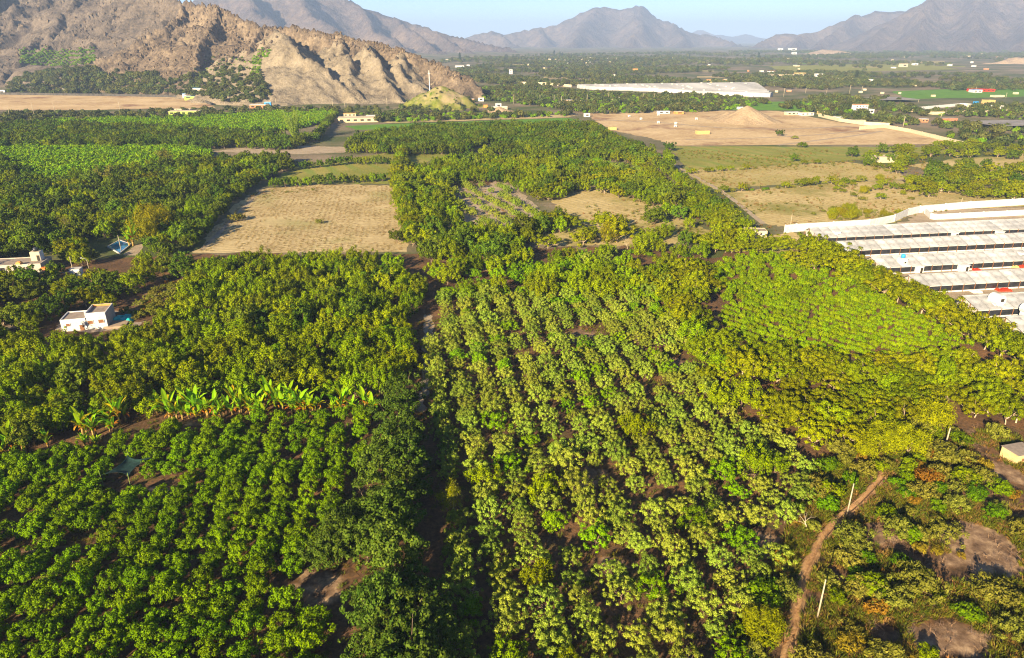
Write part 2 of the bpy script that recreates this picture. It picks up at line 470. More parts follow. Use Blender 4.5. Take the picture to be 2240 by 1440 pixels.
sheet('field', [(1680, 145), (2010, 138), (2100, 152), (1720, 160)], m_meadow, 0.12)
sheet('field', [(980, 425), (1000, 390), (1115, 398), (1190, 470), (1170, 500), (1020, 496)], m_track, 0.045)
sheet('field', [(1590, 532), (1735, 508), (1775, 535), (1720, 552), (1600, 552)], m_pale, 0.047)
sheet('dirt_path', [(455, 332), (600, 318), (690, 320), (760, 322), (755, 334), (650, 338), (575, 337)], m_track, 0.07)
sheet('dirt_path', [(268, 558), (300, 535), (318, 533), (300, 560)], m_track, 0.05)
sheet('dirt_path', [(928, 690), (948, 690), (944, 800), (928, 900), (912, 900), (926, 800)], m_track, 0.035)
sheet('yard_ground', [(1740, 500), (1970, 492), (2010, 462), (2460, 440), (2500, 800), (2330, 800), (2240, 742), (1900, 570)], m_track, 0.04)
sheet('yard_ground', [(120, 722), (140, 690), (250, 680), (330, 690), (300, 716), (200, 728)], m_dust, 0.04)
for q in [(690, 1285, 5.2, 5.5), (1290, 1045, 3.4, 4.5), (1275, 735, 6, 5), (1475, 800, 4.5, 5), (1620, 850, 5, 7), (1345, 1240, 3.2, 3), (1690, 1195, 5, 3.6), (1180, 745, 3, 4),
          (2140, 1195, 10.5, 11), (2090, 1405, 9, 3.6), (1935, 1385, 3.2, 2.6), (2200, 1035, 5, 5), (350, 1075, 3, 2), (100, 1205, 4.5, 1.3), (2060, 620, 6, 6), (1810, 615, 7, 6), (1700, 640, 7, 9),
          (1000, 600, 7, 6), (1090, 585, 8, 6), (350, 655, 8, 16), (1035, 400, 9, 12), (1560, 850, 4, 3), (2160, 960, 5, 5), (1930, 1160, 3.6, 4.6), (1790, 1385, 2.4, 3.4), (800, 850, 5, 5), (430, 925, 4, 2)]:
    patch('bare_ground', *q, m_patch, 0.05 + 0.015 * random.random())

def strip(name, pts, w, mat, z):
    g = np.array([G(*p) for p in pts])
    for _ in range(3):
        g = np.array([g[0]] + [q for a, b in zip(g[:-1], g[1:]) for q in (a * .75 + b * .25, a * .25 + b * .75)] + [g[-1]])
    d = np.gradient(g, axis=0); d /= np.linalg.norm(d, axis=1, keepdims=True); nn = np.stack([d[:, 1], -d[:, 0]], 1)
    ww = w / 2 * (1 + 0.3 * (fbm(np.arange(len(g)) * .8, np.zeros(len(g)), 7) - .5))[:, None]
    L_, R_ = g - nn * ww, g + nn * ww
    struct(name, grid_mesh(name, np.stack([L_[:, 0], R_[:, 0]], 1), np.stack([L_[:, 1], R_[:, 1]], 1), np.full((len(g), 2), z), mat, False))
strip('dirt_path', [(1700, 318), (1800, 306), (1880, 296), (1930, 287)], 4.0, m_track, 0.075)
strip('dirt_path', [(1500, 306), (1650, 303), (1800, 295), (1890, 285)], 3.5, m_track, 0.08)
strip('dirt_path', [(1300, 262), (1450, 268), (1560, 280), (1720, 284), (1860, 276)], 5.0, m_track, 0.085)
strip('dirt_path', [(1420, 330), (1450, 345), (1475, 362), (1510, 380), (1580, 418), (1670, 490)], 2.5, m_track, 0.07)
strip('dirt_path', [(440, 548), (520, 470), (572, 415)], 2.0, m_track, 0.06)
strip('dirt_path', [(-50, 736), (40, 712), (75, 690), (110, 670)], 3.5, m_track, 0.06)

# ------------------------------------------------------------------ hills and mountains
def terrain(name, ridges, x0, x1, y0, y1, res, mat, seed, k=0.55, gully=10.0, gscale=40.0, rough=4.0, rscale=30.0, warp=12.0, power=0.92, falloff=1.0, fine=0.45, smooth=True):
    """a height field: every ridge line falls away to both sides, cut by gullies that run down from its crest"""
    xs = np.arange(x0, x1 + res, res); ys = np.arange(y0, y1 + res, res)
    X, Y = np.meshgrid(xs, ys)
    wx = X + (fbm(X / rscale / 2, Y / rscale / 2, seed + 50, 3) - 0.5) * 2 * warp
    wy = Y + (fbm(X / rscale / 2, Y / rscale / 2, seed + 60, 3) - 0.5) * 2 * warp
    Z = np.full(X.shape, -40.0)
    for ri, (kk, pts) in enumerate(ridges):
        pts = [np.array(P(*p)) for p in pts]
        s0 = ri * 977.0
        best = np.full(X.shape, -1e9)
        for a, b in zip(pts[:-1], pts[1:]):
            d = b[:2] - a[:2]; L2 = float(d @ d); L = math.sqrt(L2)
            t = np.clip(((wx - a[0]) * d[0] + (wy - a[1]) * d[1]) / L2, 0, 1)
            dx, dy = wx - (a[0] + t * d[0]), wy - (a[1] + t * d[1])
            dist = np.sqrt(dx * dx + dy * dy)
            side = np.sign(dx * d[1] - dy * d[0])
            s = s0 + t * L + side * 313.0
            g = ridged(s / gscale, dist / gscale / 5.0, seed + 3, 3, 0.5)
            g2 = ridged(s / gscale * 3.1 + 7.7, dist / gscale / 1.6, seed + 33, 3, 0.6)
            cz = a[2] + t * (b[2] - a[2])
            depth = np.clip(dist / (gscale * 0.8), 0, 1)
            z = cz - k * kk * dist ** power * falloff - gully * (1 - g) * depth - gully * fine * (1 - g2) * np.clip(dist / (gscale * 0.25), 0, 1)
            best = np.maximum(best, z)
            s0 += L
        Z = np.maximum(Z, best)
    hh = np.clip(Z / (gully * 3 + 1), 0, 1)
    Z = Z + hh * rough * (2 * ridged(X / rscale, Y / rscale, seed + 9, 5, 0.6) - 1.15)
    Z = Z + hh * rough * 0.55 * (2 * ridged(X / rscale * 3.7, Y / rscale * 3.7, seed + 19, 3, 0.6) - 1.2)
    Z = np.where(Z < 0, np.maximum(Z, -3.0), Z)
    return struct(name, grid_mesh(name, X, Y, Z, mat, smooth)), X, Y, Z

m_rock = rock_mat('hill_rock', (0.125, 0.092, 0.063), (0.034, 0.027, 0.022), (0.255, 0.195, 0.13), scale=0.03)  # rock tones, contrast widened so the dark ones also paint gully shade
m_scree = rock_mat('hill_scree', (0.20, 0.162, 0.112), (0.10, 0.079, 0.056), (0.275, 0.225, 0.16), scale=0.025)
m_mount = rock_mat('mountain_rock', (0.105, 0.080, 0.072), (0.055, 0.046, 0.044), (0.19, 0.138, 0.10), scale=0.0022)

hill_ridges = [
    (1.0, [(1056, 190, 1000), (1000, 154, 1010), (950, 129, 1030), (900, 113, 1040), (850, 98, 1050), (800, 86, 1060), (750, 76, 1080), (680, 65, 1095), (640, 58, 1110), (570, 56, 1140), (515, 34, 1180), (480, 14, 1220), (412, 4, 1330)]),
    (1.1, [(412, 4, 1330), (330, -20, 1500), (200, -60, 1700), (0, -100, 1850), (-400, -150, 1900)]),
    (1.15, [(412, 4, 1330), (390, 28, 1290), (335, 78, 1240), (280, 118, 1200), (245, 150, 1180)]),
    (1.15, [(480, 14, 1220), (455, 60, 1150), (430, 105, 1090), (420, 145, 1050), (415, 180, 1020)]),
    (1.15, [(570, 56, 1140), (545, 110, 1070), (520, 160, 1010), (505, 200, 970)]),
    (1.1, [(200, -60, 1700), (150, 20, 1580), (75, 85, 1480), (40, 125, 1380), (0, 170, 1290), (-60, 200, 1200)]),
    (1.1, [(330, -20, 1500), (250, 40, 1470), (215, 90, 1400), (190, 130, 1340)]),
    (1.1, [(0, -100, 1850), (-60, 60, 1500), (-120, 140, 1330)]),
]
m_grey = rock_mat('rear_hill_rock', (0.105, 0.083, 0.066), (0.032, 0.028, 0.025), (0.19, 0.15, 0.113), scale=0.022)
rear = [hill_ridges[i] for i in (1, 5, 6, 7)]; front = [hill_ridges[i] for i in (0, 2, 3, 4)]
_, RX, RY, RZ = terrain('hill', rear, -1400, -200, 950, 2150, 4.2, m_grey, 17, k=0.70, gully=62, gscale=60, rough=7.0, rscale=20, warp=8, fine=0.8, smooth=False)
_, HX, HY, HZ = terrain('hill', front, -900, 60, 800, 1500, 3.3, m_rock, 11, k=0.72, gully=38, gscale=40, rough=8.0, rscale=14, warp=7, fine=0.9, smooth=False)
scree_ridges = [
    (1.0, [(605, 62, 1105), (634, 92, 1010), (604, 150, 965), (580, 213, 925)]),
    (1.0, [(634, 92, 1010), (690, 135, 970), (745, 180, 940), (790, 221, 915)]),
    (1.0, [(740, 82, 1075), (760, 140, 985), (780, 190, 940), (815, 222, 915)]),
    (1.0, [(800, 92, 1055), (835, 150, 975), (860, 200, 935), (895, 222, 915)]),
    (1.0, [(870, 108, 1040), (895, 165, 985), (925, 200, 955)]),
]
_, SX, SY, SZ = terrain('scree_slope', scree_ridges, -460, -40, 780, 1120, 3.0, m_scree, 23, k=0.70, gully=11, gscale=30, rough=3.0, rscale=10, warp=12, fine=0.9, smooth=False)

def sample(X, Y, Z, x, y):
    dx = X[0, 1] - X[0, 0]; dy = Y[1, 0] - Y[0, 0]
    i = (np.asarray(y) - Y[0, 0]) / dy; j = (np.asarray(x) - X[0, 0]) / dx
    ok = (i >= 0) & (i < X.shape[0] - 1) & (j >= 0) & (j < X.shape[1] - 1)
    i0 = np.clip(i.astype(int), 0, X.shape[0] - 2); j0 = np.clip(j.astype(int), 0, X.shape[1] - 2)
    fi, fj = i - i0, j - j0
    z = (Z[i0, j0] * (1 - fi) + Z[i0 + 1, j0] * fi) * (1 - fj) + (Z[i0, j0 + 1] * (1 - fi) + Z[i0 + 1, j0 + 1] * fi) * fj
    return np.where(ok, z, -5.0)
def hill_z(x, y): return np.maximum(np.maximum(np.maximum(sample(HX, HY, HZ, x, y), sample(SX, SY, SZ, x, y)), sample(RX, RY, RZ, x, y)), 0.0)
def hill_hit(px, py):
    """where the line of sight through a pixel first meets the hill or the plain"""
    dx, f, d = ray(px, py)
    Yv = np.arange(700, 2300, 3.0)
    xs = dx / f * Yv; zs = H + d / f * Yv
    g = hill_z(xs, Yv)
    hit = np.nonzero(zs <= g)[0]
    if len(hit) == 0: return None
    i = hit[0]
    return xs[i], Yv[i], float(g[i])

terrain('mountain', [
    (1.0, [(380, 20, 4600), (440, -5, 4700), (520, -45, 4800), (640, -38, 4900), (770, 0, 5000), (800, 17, 5000), (860, 37, 5000), (900, 52, 5000), (960, 68, 4950), (1010, 80, 4850), (1050, 92, 4700), (1100, 103, 4500), (1150, 120, 4200)]),
    (1.0, [(640, -38, 4900), (700, 40, 4300), (760, 85, 3800), (800, 115, 3400)]),
    (1.0, [(770, 0, 5000), (830, 70, 4400), (880, 105, 3900)]),
    (1.0, [(860, 37, 5000), (920, 90, 4300), (960, 118, 3800)]),
    (1.0, [(960, 68, 4950), (1000, 100, 4400), (1030, 122, 3900)]),
    (1.0, [(520, -45, 4800), (560, 20, 4200), (600, 70, 3700)]),
], -3600, 300, 3000, 6200, 28.0, m_mount, 31, k=0.62, gully=110, gscale=260, rough=30, rscale=150, warp=60, power=0.97)
terrain('mountain', [
    (1.0, [(1000, 92, 7400), (1045, 77, 7500), (1085, 65, 7600), (1110, 73, 7600), (1140, 68, 7700), (1180, 62, 7800), (1230, 48, 7900), (1270, 26, 8000), (1310, 15, 8000), (1350, 21, 8000), (1385, 14, 8000), (1420, 33, 8000), (1470, 48, 8000), (1500, 60, 7900), (1520, 72, 7900), (1560, 78, 7800), (1600, 87, 7600), (1650, 104, 7200)]),
    (1.0, [(1085, 65, 7600), (1120, 95, 6800), (1140, 112, 6200)]),
    (1.0, [(1310, 15, 8000), (1270, 70, 7000), (1250, 105, 6200)]),
    (1.0, [(1385, 14, 8000), (1400, 60, 7100), (1370, 105, 6200)]),
    (1.0, [(1470, 48, 8000), (1500, 85, 7000), (1520, 112, 6000)]),
    (1.0, [(1180, 62, 7800), (1200, 95, 6900), (1190, 114, 6000)]),
], -1300, 3400, 5300, 9600, 42.0, m_mount, 47, k=0.55, gully=130, gscale=380, rough=40, rscale=220, warp=90, power=0.98)
terrain('mountain', [
    (1.0, [(1440, 88, 15000), (1500, 72, 15000), (1530, 66, 15000), (1560, 76, 15000), (1600, 80, 15000), (1630, 75, 15000), (1670, 82, 15000), (1720, 90, 15000), (1850, 80, 15000)]),
], 2500, 8500, 13000, 17000, 120.0, m_mount, 53, k=0.35, gully=60, gscale=500, rough=40, rscale=500, warp=100)
terrain('mountain', [
    (1.0, [(1630, 105, 6300), (1665, 90, 6500), (1705, 75, 6600), (1760, 73, 6600), (1800, 64, 6600), (1870, 36, 6700), (1920, 25, 6700), (1965, 24, 6700), (2040, 30, 6700), (2150, 20, 6700)]),
    (1.0, [(1860, 108, 4900), (1900, 80, 5200), (1950, 52, 5400), (1990, 27, 5500), (2035, -2, 5600), (2070, -18, 5700), (2150, -42, 5800), (2300, -60, 5900), (2500, -40, 5900), (2700, 0, 5900)]),
    (1.0, [(1760, 73, 6600), (1740, 98, 5900), (1730, 113, 5300)]),
    (1.0, [(1870, 36, 6700), (1810, 85, 5900), (1780, 112, 5200)]),
    (1.0, [(2035, -2, 5600), (2010, 60, 4900), (1990, 108, 4300)]),
    (1.0, [(2150, -42, 5800), (2140, 50, 4900), (2100, 112, 4200)]),
    (1.0, [(2300, -60, 5900), (2260, 50, 4900), (2230, 115, 4100)]),
], 1300, 7000, 3700, 8000, 38.0, m_mount, 61, k=0.58, gully=115, gscale=300, rough=34, rscale=170, warp=70, power=0.98)
m_dune = rock_mat('low_hill_soil', (0.40, 0.29, 0.19), (0.27, 0.19, 0.13), (0.48, 0.37, 0.25), scale=0.01)
terrain('low_hill', [
    (1.0, [(2085, 152, 2250), (2130, 140, 2350), (2175, 136, 2400), (2215, 126, 2450), (2260, 124, 2450), (2400, 130, 2450)]),
    (1.0, [(2010, 150, 2350), (2040, 140, 2400), (2075, 147, 2400)]),
], 1050, 2600, 2100, 2750, 12.0, m_dune, 71, k=0.35, gully=6, gscale=50, rough=4, rscale=60, warp=15)
terrain('low_hill', [
    (1.0, [(1130, 150, 2500), (1155, 132, 2600), (1172, 141, 2600)]),
    (1.0, [(1380, 148, 2700), (1405, 128, 2850), (1440, 140, 2850), (1470, 146, 2850)]),
    (1.0, [(1510, 140, 3000), (1545, 131, 3100), (1600, 136, 3100)]),
    (1.0, [(1770, 122, 3600), (1800, 108, 3900), (1850, 112, 3900)]),
], -100, 2000, 2350, 4300, 16.0, m_dune, 73, k=0.33, gully=6, gscale=60, rough=4, rscale=60, warp=15)

# grassy knoll at the foot of the hill and the heap of sand on the graded land
def mound(name, px, py, apex_py, rx, ry, mat, seed, label, cat, sharp=1.0, ridge=0.15, z_top=None):
    cx, cy = G(px, py)
    cy += ry * 0.5
    top = z_top if z_top else P(px, apex_py, cy)[2]
    n = 56
    a = np.linspace(-1.25, 1.25, n)
    A, B = np.meshgrid(a, a)
    rr = np.sqrt(A ** 2 + B ** 2) * (1 + ridge * (fbm(A * 2.2 + seed, B * 2.2, seed, 4) - 0.5) * 2)
    Z = top * np.clip(1 - rr ** sharp, -0.06, 1)
    Z = Z + top * 0.06 * (fbm(A * 6 + seed, B * 6, seed + 5, 4) - 0.5) * np.clip(1.1 - rr, 0, 1)
    th = np.arctan2(B, A)
    Z = Z - top * 0.06 * np.abs(np.sin(th * 9 + 3 * fbm(A * 3, B * 3, seed))) * np.clip(rr, 0, 1) * np.clip(1 - rr, 0, 1) * 2
    o = obj(name, grid_mesh(name, A * rx, B * ry, Z, mat), None, (cx, cy, 0))
    return tag(o, label, cat)
m_knoll = soil('knoll_grass', [(0.38, (0.06, 0.08, 0.012)), (0.5, (0.135, 0.15, 0.02)), (0.62, (0.20, 0.18, 0.05))], 0.03, 0.2, tint=(0.30, 0.23, 0.13), tint_scale=0.03)
m_pile = rock_mat('sand_heap', (0.32, 0.235, 0.145), (0.24, 0.17, 0.105), (0.39, 0.295, 0.19), scale=0.05)
tag(mound('grassy_knoll', 962, 238, 188, 50, 42, m_knoll, 3, 'yellow-green grassy knoll carrying the white mast at the foot of the hill', 'knoll', 1.25, 0.55), kind='structure')
mound('sand_heap', 1642, 270, 229, 33, 30, m_pile, 9, 'large pale conical heap of sand on the graded building land', 'sand heap', 0.9, 0.12)
mound('sand_heap', 1597, 264, 244, 20, 22, m_pile, 14, 'low yellow sand heap joined to the big cone of sand', 'sand heap', 0.9, 0.2)
mound('sand_heap', 1092, 246, 232, 17, 12, m_pile, 17, 'small pale sand heap beside the field edge below the knoll', 'sand heap', 0.8, 0.3)


# ------------------------------------------------------------------ foliage shapes
def unit(v): return v / (np.linalg.norm(v, axis=-1, keepdims=True) + 1e-9)

def leaves(rng, c, n, ls, lw, bend=0.12):
    """rhombic leaf sprays at c with normals n"""
    k = len(c)
    t = unit(np.cross(n, rng.normal(size=(k, 3))))
    b = np.cross(n, t)
    s = rng.uniform(0.7, 1.35, (k, 1))
    l, w = ls * s / 2, lw * s / 2
    up = n * (l * bend)
    return np.stack([c - t * l - up, c + b * w + up, c + t * l - up, c - b * w + up], 1).reshape(-1, 3)

def crown_mesh(name, seed, R, Hc, zb, nl, lr, nleaf, ls, lw, mat, squash=1.0, top_bias=0.25, nrand=0.75, inner=0.12, zmin=-0.75, low=0.0):
    rng = np.random.default_rng(seed)
    i = np.arange(nl) + 0.5
    zz = 1 - (1 - zmin) * i / nl
    ph = i * 2.39996 + rng.uniform(0, 6.28)
    rr = np.sqrt(np.maximum(0, 1 - zz ** 2))
    D = np.stack([rr * np.cos(ph), rr * np.sin(ph), zz], 1) + rng.normal(0, 0.16, (nl, 3))
    rad = rng.uniform(0.5, 1.15, (nl, 1)) * (1 + 0.16 * np.sin(2 * ph + rng.uniform(0, 6))[:, None])
    ext = np.array([R - lr * 0.8, R - lr * 0.8, Hc / 2 - lr * 0.6])
    C = D * rad * ext
    C[:, 2] += zb + Hc / 2
    LR = lr * rng.uniform(0.5, 1.55, nl)
    ctr = np.array([0, 0, zb + Hc * 0.42])
    outd = unit(C - ctr)
    w = LR ** 2; w /= w.sum()
    li = rng.choice(nl, nleaf, p=w)
    d = unit(rng.normal(size=(nleaf, 3)) + outd[li] * 0.75 + np.array([0, 0, top_bias]))
    rad2 = LR[li][:, None] * (0.62 + 0.62 * rng.random((nleaf, 1)) ** 1.3) * np.array([1, 1, squash])
    inn = rng.random((nleaf, 1)) < inner
    rad2 = np.where(inn, rad2 * rng.uniform(0.1, 0.7, (nleaf, 1)), rad2)
    c = C[li] + d * rad2
    c[:, 2] = np.maximum(c[:, 2], 0.12 + low)
    n = unit(d + nrand * rng.normal(size=(nleaf, 3)) * 0.5 + np.array([0, 0, 0.1]))
    return quads_mesh(name, leaves(rng, c, n, ls, lw), mat), C

def trunk_mesh(name, seed, C, zb, r, mat, nlimb=6, lean=0.15):
    rng = np.random.default_rng(seed + 1000)
    mb = MB()
    top = np.array([rng.normal(0, lean), rng.normal(0, lean), zb * 0.9 + 0.25])
    mb.tube([(0, 0, -0.1), (top[0] * 0.3, top[1] * 0.3, top[2] * 0.5), top], [r * 1.25, r, r * 0.85], 6)
    idx = rng.choice(len(C), min(nlimb, len(C)), replace=False)
    for j in idx:
        e = C[j]
        mid = (top + e) / 2 + np.array([0, 0, -0.08 * np.linalg.norm(e - top)]) + rng.normal(0, 0.1, 3)
        mb.tube([top, mid, e], [r * 0.7, r * 0.42, r * 0.15], 5, cap=False)
    return mb.mesh(name, mat, smooth=True)

def branch_mesh(name, seed, hgt, r, mat, depth=4, spread=0.75, curl=0.0, nb=3):
    rng = np.random.default_rng(seed)
    mb = MB()
    def grow(p, d, L, rad, lev):
        pts = [p]; rs = [rad]
        q = p.copy(); dd = d.copy()
        for k in range(3):
            dd = unit(dd + rng.normal(0, 0.16, 3) + np.array([0, 0, -curl * lev * 0.12]))
            q = q + dd * L / 3
            pts.append(q.copy()); rs.append(rad * (1 - 0.15 * (k + 1)))
        mb.tube(pts, rs, 5 if lev < 2 else 4, cap=False)
        if lev >= depth: return
        for k in range(nb if lev else nb + 2):
            nd = unit(dd + rng.normal(0, spread, 3) + np.array([0, 0, 0.15]))
            grow(pts[-1] if k < 2 else pts[-2], nd, L * rng.uniform(0.55, 0.85), rs[-1] * 0.62, lev + 1)
    grow(np.array([0, 0, -0.1]), np.array([0, 0, 1.0]), hgt * 0.32, r, 0)
    return mb.mesh(name, mat, smooth=True)

def tuft_mesh(name, seed, R, hgt, nblade, w, mat):
    rng = np.random.default_rng(seed)
    vs = []
    for _ in range(nblade):
        a = rng.uniform(0, 6.28); r0 = R * 0.45 * math.sqrt(rng.random()); lean = rng.uniform(0.1, 1.0)
        b = np.array([math.cos(a) * r0, math.sin(a) * r0, 0.0]); L = hgt * rng.uniform(0.55, 1.15)
        d = np.array([math.cos(a) * lean * 0.8, math.sin(a) * lean * 0.8, 1.0]); d /= np.linalg.norm(d)
        s = np.cross(d, rng.normal(size=3)); s = s / np.linalg.norm(s) * w * rng.uniform(0.6, 1.3)
        m = b + d * L * 0.6; t = b + d * L + np.array([math.cos(a), math.sin(a), -0.5]) * lean * L * 0.25
        vs += [b - s * 0.5, m - s * 0.5, t, m + s * 0.5]
    return quads_mesh(name, np.array(vs), mat)

m_bark = plain('bark', (0.16, 0.11, 0.075), 0.9, 0.25, 3.0)
m_palebark = plain('pale_bark', (0.40, 0.30, 0.20), 0.9, 0.25, 3.0)
m_dead = plain('dead_wood', (0.42, 0.34, 0.22), 0.9, 0.2, 3.0)
L_YOUNG = leaf_mat('leaf_young', (0.07, 0.135, 0.002), (0.17, 0.265, 0.004), 0.012, 0.8, 1.15, 0.07)
L_PALE = leaf_mat('leaf_pale', (0.14, 0.195, 0.02), (0.305, 0.355, 0.058), 0.022, 0.70, 1.12, 0.07)
L_FRESH = leaf_mat('leaf_fresh', (0.085, 0.18, 0.003), (0.2, 0.31, 0.007), 0.015, 0.8, 1.15, 0.07)
L_BROAD = leaf_mat('leaf_broad', (0.09, 0.14, 0.002), (0.235, 0.29, 0.005), 0.022, 0.6, 1.2, 0.07)
L_DARK = leaf_mat('leaf_dark', (0.042, 0.075, 0.008), (0.13, 0.17, 0.018), 0.025, 0.6, 1.25, 0.07)
L_WIND = leaf_mat('leaf_windbreak', (0.036, 0.068, 0.008), (0.105, 0.145, 0.022), 0.012, 0.8, 1.15, 0.07)
L_FEATHER = leaf_mat('leaf_feathery', (0.085, 0.115, 0.003), (0.245, 0.265, 0.01), 0.02, 0.62, 1.15, 0.07)
L_CROP = leaf_mat('leaf_crop', (0.125, 0.215, 0.004), (0.265, 0.345, 0.01), 0.015, 0.8, 1.15, 0.3)
L_SHRUB = leaf_mat('leaf_shrub', (0.055, 0.1, 0.004), (0.16, 0.23, 0.01), 0.03, 0.6, 1.15, 0.15)
L_GREY = leaf_mat('leaf_greyscrub', (0.11, 0.12, 0.015), (0.25, 0.24, 0.045), 0.02, 0.75, 1.15, 0.15)
L_RUST = leaf_mat('leaf_rust', (0.15, 0.095, 0.015), (0.34, 0.215, 0.035), 0.03, 0.7, 1.1, 0.25)
L_GRASS = leaf_mat('leaf_grass', (0.07, 0.09, 0.01), (0.21, 0.2, 0.026), 0.035, 0.7, 1.15, 0.25)
L_DRYG = leaf_mat('leaf_drygrass', (0.13, 0.085, 0.03), (0.33, 0.2, 0.065), 0.025, 0.7, 1.15, 0.2)
L_FAR = leaf_mat('leaf_far', (0.045, 0.06, 0.017), (0.12, 0.13, 0.036), 0.035, 0.6, 1.25, 0.1)
L_WILLOW = leaf_mat('leaf_willow', (0.16, 0.165, 0.008), (0.33, 0.31, 0.02), 0.02, 0.8, 1.1, 0.25)

KIND = {}     # kind -> list of (trunk mesh, crown mesh)
def kind(name, nvar, mat, bark, R, Hc, zb, nl, lr, nleaf, ls, lw, tr=0.12, **kw):
    KIND[name] = []
    for v in range(nvar):
        seed = (abs(hash_name(name)) % 10000) + v * 13
        rg = random.Random(seed)
        me, C = crown_mesh('%s_crown' % name, seed, R * rg.uniform(0.92, 1.08), Hc * rg.uniform(0.9, 1.12), zb, nl, lr, nleaf, ls, lw, mat, **kw)
        KIND[name].append((trunk_mesh('%s_trunk' % name, seed, C, zb, tr, bark), me))
def hash_name(s):
    h = 0
    for ch in s: h = (h * 131 + ord(ch)) & 0x7FFFFFFF
    return h

kind('young_fruit_tree', 8, L_YOUNG, m_bark, 2.35, 2.9, 0.45, 46, 0.46, 3300, 0.26, 0.17, 0.09, inner=0.2)
kind('pale_fruit_tree', 8, L_PALE, m_bark, 3.0, 3.9, 0.6, 76, 0.40, 4200, 0.26, 0.16, 0.13, top_bias=0.45, nrand=0.5, inner=0.15)
kind('fresh_fruit_tree', 4, L_FRESH, m_bark, 2.8, 3.7, 0.5, 50, 0.44, 3000, 0.30, 0.19, 0.12, inner=0.2)
kind('broad_fruit_tree', 8, L_BROAD, m_bark, 3.5, 5.5, 0.6, 40, 0.64, 3400, 0.38, 0.23, 0.16, squash=1.5, inner=0.15)
kind('dark_tree', 6, L_DARK, m_bark, 4.0, 6.0, 0.9, 46, 0.74, 2600, 0.55, 0.34, 0.2, inner=0.15)
kind('windbreak_tree', 5, L_WIND, m_bark, 4.2, 7.6, 0.8, 120, 0.62, 5600, 0.42, 0.26, 0.2, top_bias=0.3)
kind('feathery_tree', 8, L_FEATHER, m_palebark, 4.3, 5.0, 0.9, 62, 0.66, 4600, 0.44, 0.17, 0.15, squash=0.7, top_bias=0.5, nrand=0.6, zmin=-0.6)
kind('crop_bush', 4, L_CROP, m_bark, 1.2, 1.5, 0.1, 16, 0.36, 600, 0.34, 0.14, 0.04, squash=1.4, zmin=-0.3)
kind('grey_bush', 4, L_GREY, m_bark, 2.2, 2.3, 0.15, 46, 0.40, 1700, 0.32, 0.17, 0.06, zmin=-0.4)
kind('green_bush', 4, L_SHRUB, m_bark, 1.7, 1.8, 0.1, 26, 0.42, 1100, 0.32, 0.2, 0.05, zmin=-0.4)
kind('rusty_bush', 3, L_RUST, m_bark, 1.4, 1.5, 0.1, 22, 0.38, 800, 0.34, 0.12, 0.04, zmin=-0.4, squash=1.3)
kind('willow_bush', 3, L_WILLOW, m_palebark, 3.2, 4.4, 0.4, 44, 0.85, 3800, 0.6, 0.12, 0.08, squash=1.5, nrand=0.9, zmin=-0.6)
kind('far_tree', 5, L_FAR, m_bark, 4.5, 5.5, 0.6, 18, 1.5, 420, 1.4, 0.9, 0.2)
kind('far_green_tree', 4, L_FRESH, m_bark, 2.6, 3.2, 0.3, 14, 0.9, 360, 0.9, 0.55, 0.12)

# ------------------------------------------------------------------ planting
TREES = {k: [] for k in KIND}
KEEP_OUT = []                    # (x, y, r) places kept free for other things
def keep_out(px, py, r):
    x, y = G(px, py); KEEP_OUT.append((x, y, r))

def ground_box(poly, z):
    g = np.array([G(*p, z) for p in poly])
    return g

ORD = {1: 'first', 2: 'second', 3: 'third', 4: 'fourth', 5: 'fifth', 6: 'sixth', 7: 'seventh', 8: 'eighth', 9: 'ninth', 10: 'tenth'}
def nth(i): return ORD.get(i) or ('%d%s' % (i, 'th' if 10 <= i % 100 <= 20 else {1: 'st', 2: 'nd', 3: 'rd'}.get(i % 10, 'th')))

def plant(kinds, poly, du, dv, z=2.0, jit=0.25, drop=0.05, smin=0.85, smax=1.15, az=None, holes=(), weights=None, clump=None, where=None, near=None, outs=()):
    """rows of trees inside an outline (crown heights z); kinds are mixed by weight"""
    az = ROW_AZ if az is None else math.radians(az)
    u = np.array([math.sin(az), math.cos(az)]); v = np.array([math.cos(az), -math.sin(az)])
    g = ground_box(poly, z)
    a = g @ u; b = g @ v
    ua = np.arange(a.min() - du, a.max() + du, du); vb = np.arange(b.min() - dv, b.max() + dv, dv)
    A, B = np.meshgrid(ua, vb)
    RI = np.repeat(np.arange(len(vb)), len(ua)); TI = np.tile(np.arange(len(ua)), len(vb))
    A = (A + RNG.normal(0, jit * du, A.shape)).ravel(); B = (B + RNG.normal(0, jit * dv * 0.7, B.shape)).ravel()
    x = A * u[0] + B * v[0]; y = A * u[1] + B * v[1]
    px, py = proj(x, y, z)
    ok = in_poly(px, py, poly) & (y > 5)
    for h in holes:
        hx, hy, hr = h; gx_, gy_ = G(hx, hy, 0)
        ok &= (x - gx_) ** 2 + (y - gy_) ** 2 > hr * hr
    for op in outs: ok &= ~in_poly(px, py, op)
    ok &= RNG.random(x.shape) > drop
    if clump: ok &= fbm(x / clump[0], y / clump[0], clump[2] if len(clump) > 2 else 3, 3) > clump[1]
    for kx, ky, kr in KEEP_OUT: ok &= (x - kx) ** 2 + (y - ky) ** 2 > kr * kr
    x, y, RI, TI = x[ok], y[ok], RI[ok], TI[ok]
    w = np.array(weights or [1] * len(kinds), float); w /= w.sum()
    ki = RNG.choice(len(kinds), len(x), p=w)
    for i in range(len(x)):
        k = kinds[ki[i]]
        wh = where if where is None or near is None else (where, near, int(RI[i]), int(TI[i]))
        TREES[k].append((x[i], y[i], RNG.uniform(smin, smax), RNG.uniform(0, 6.283), int(RNG.integers(len(KIND[k]))), 0.0, wh))

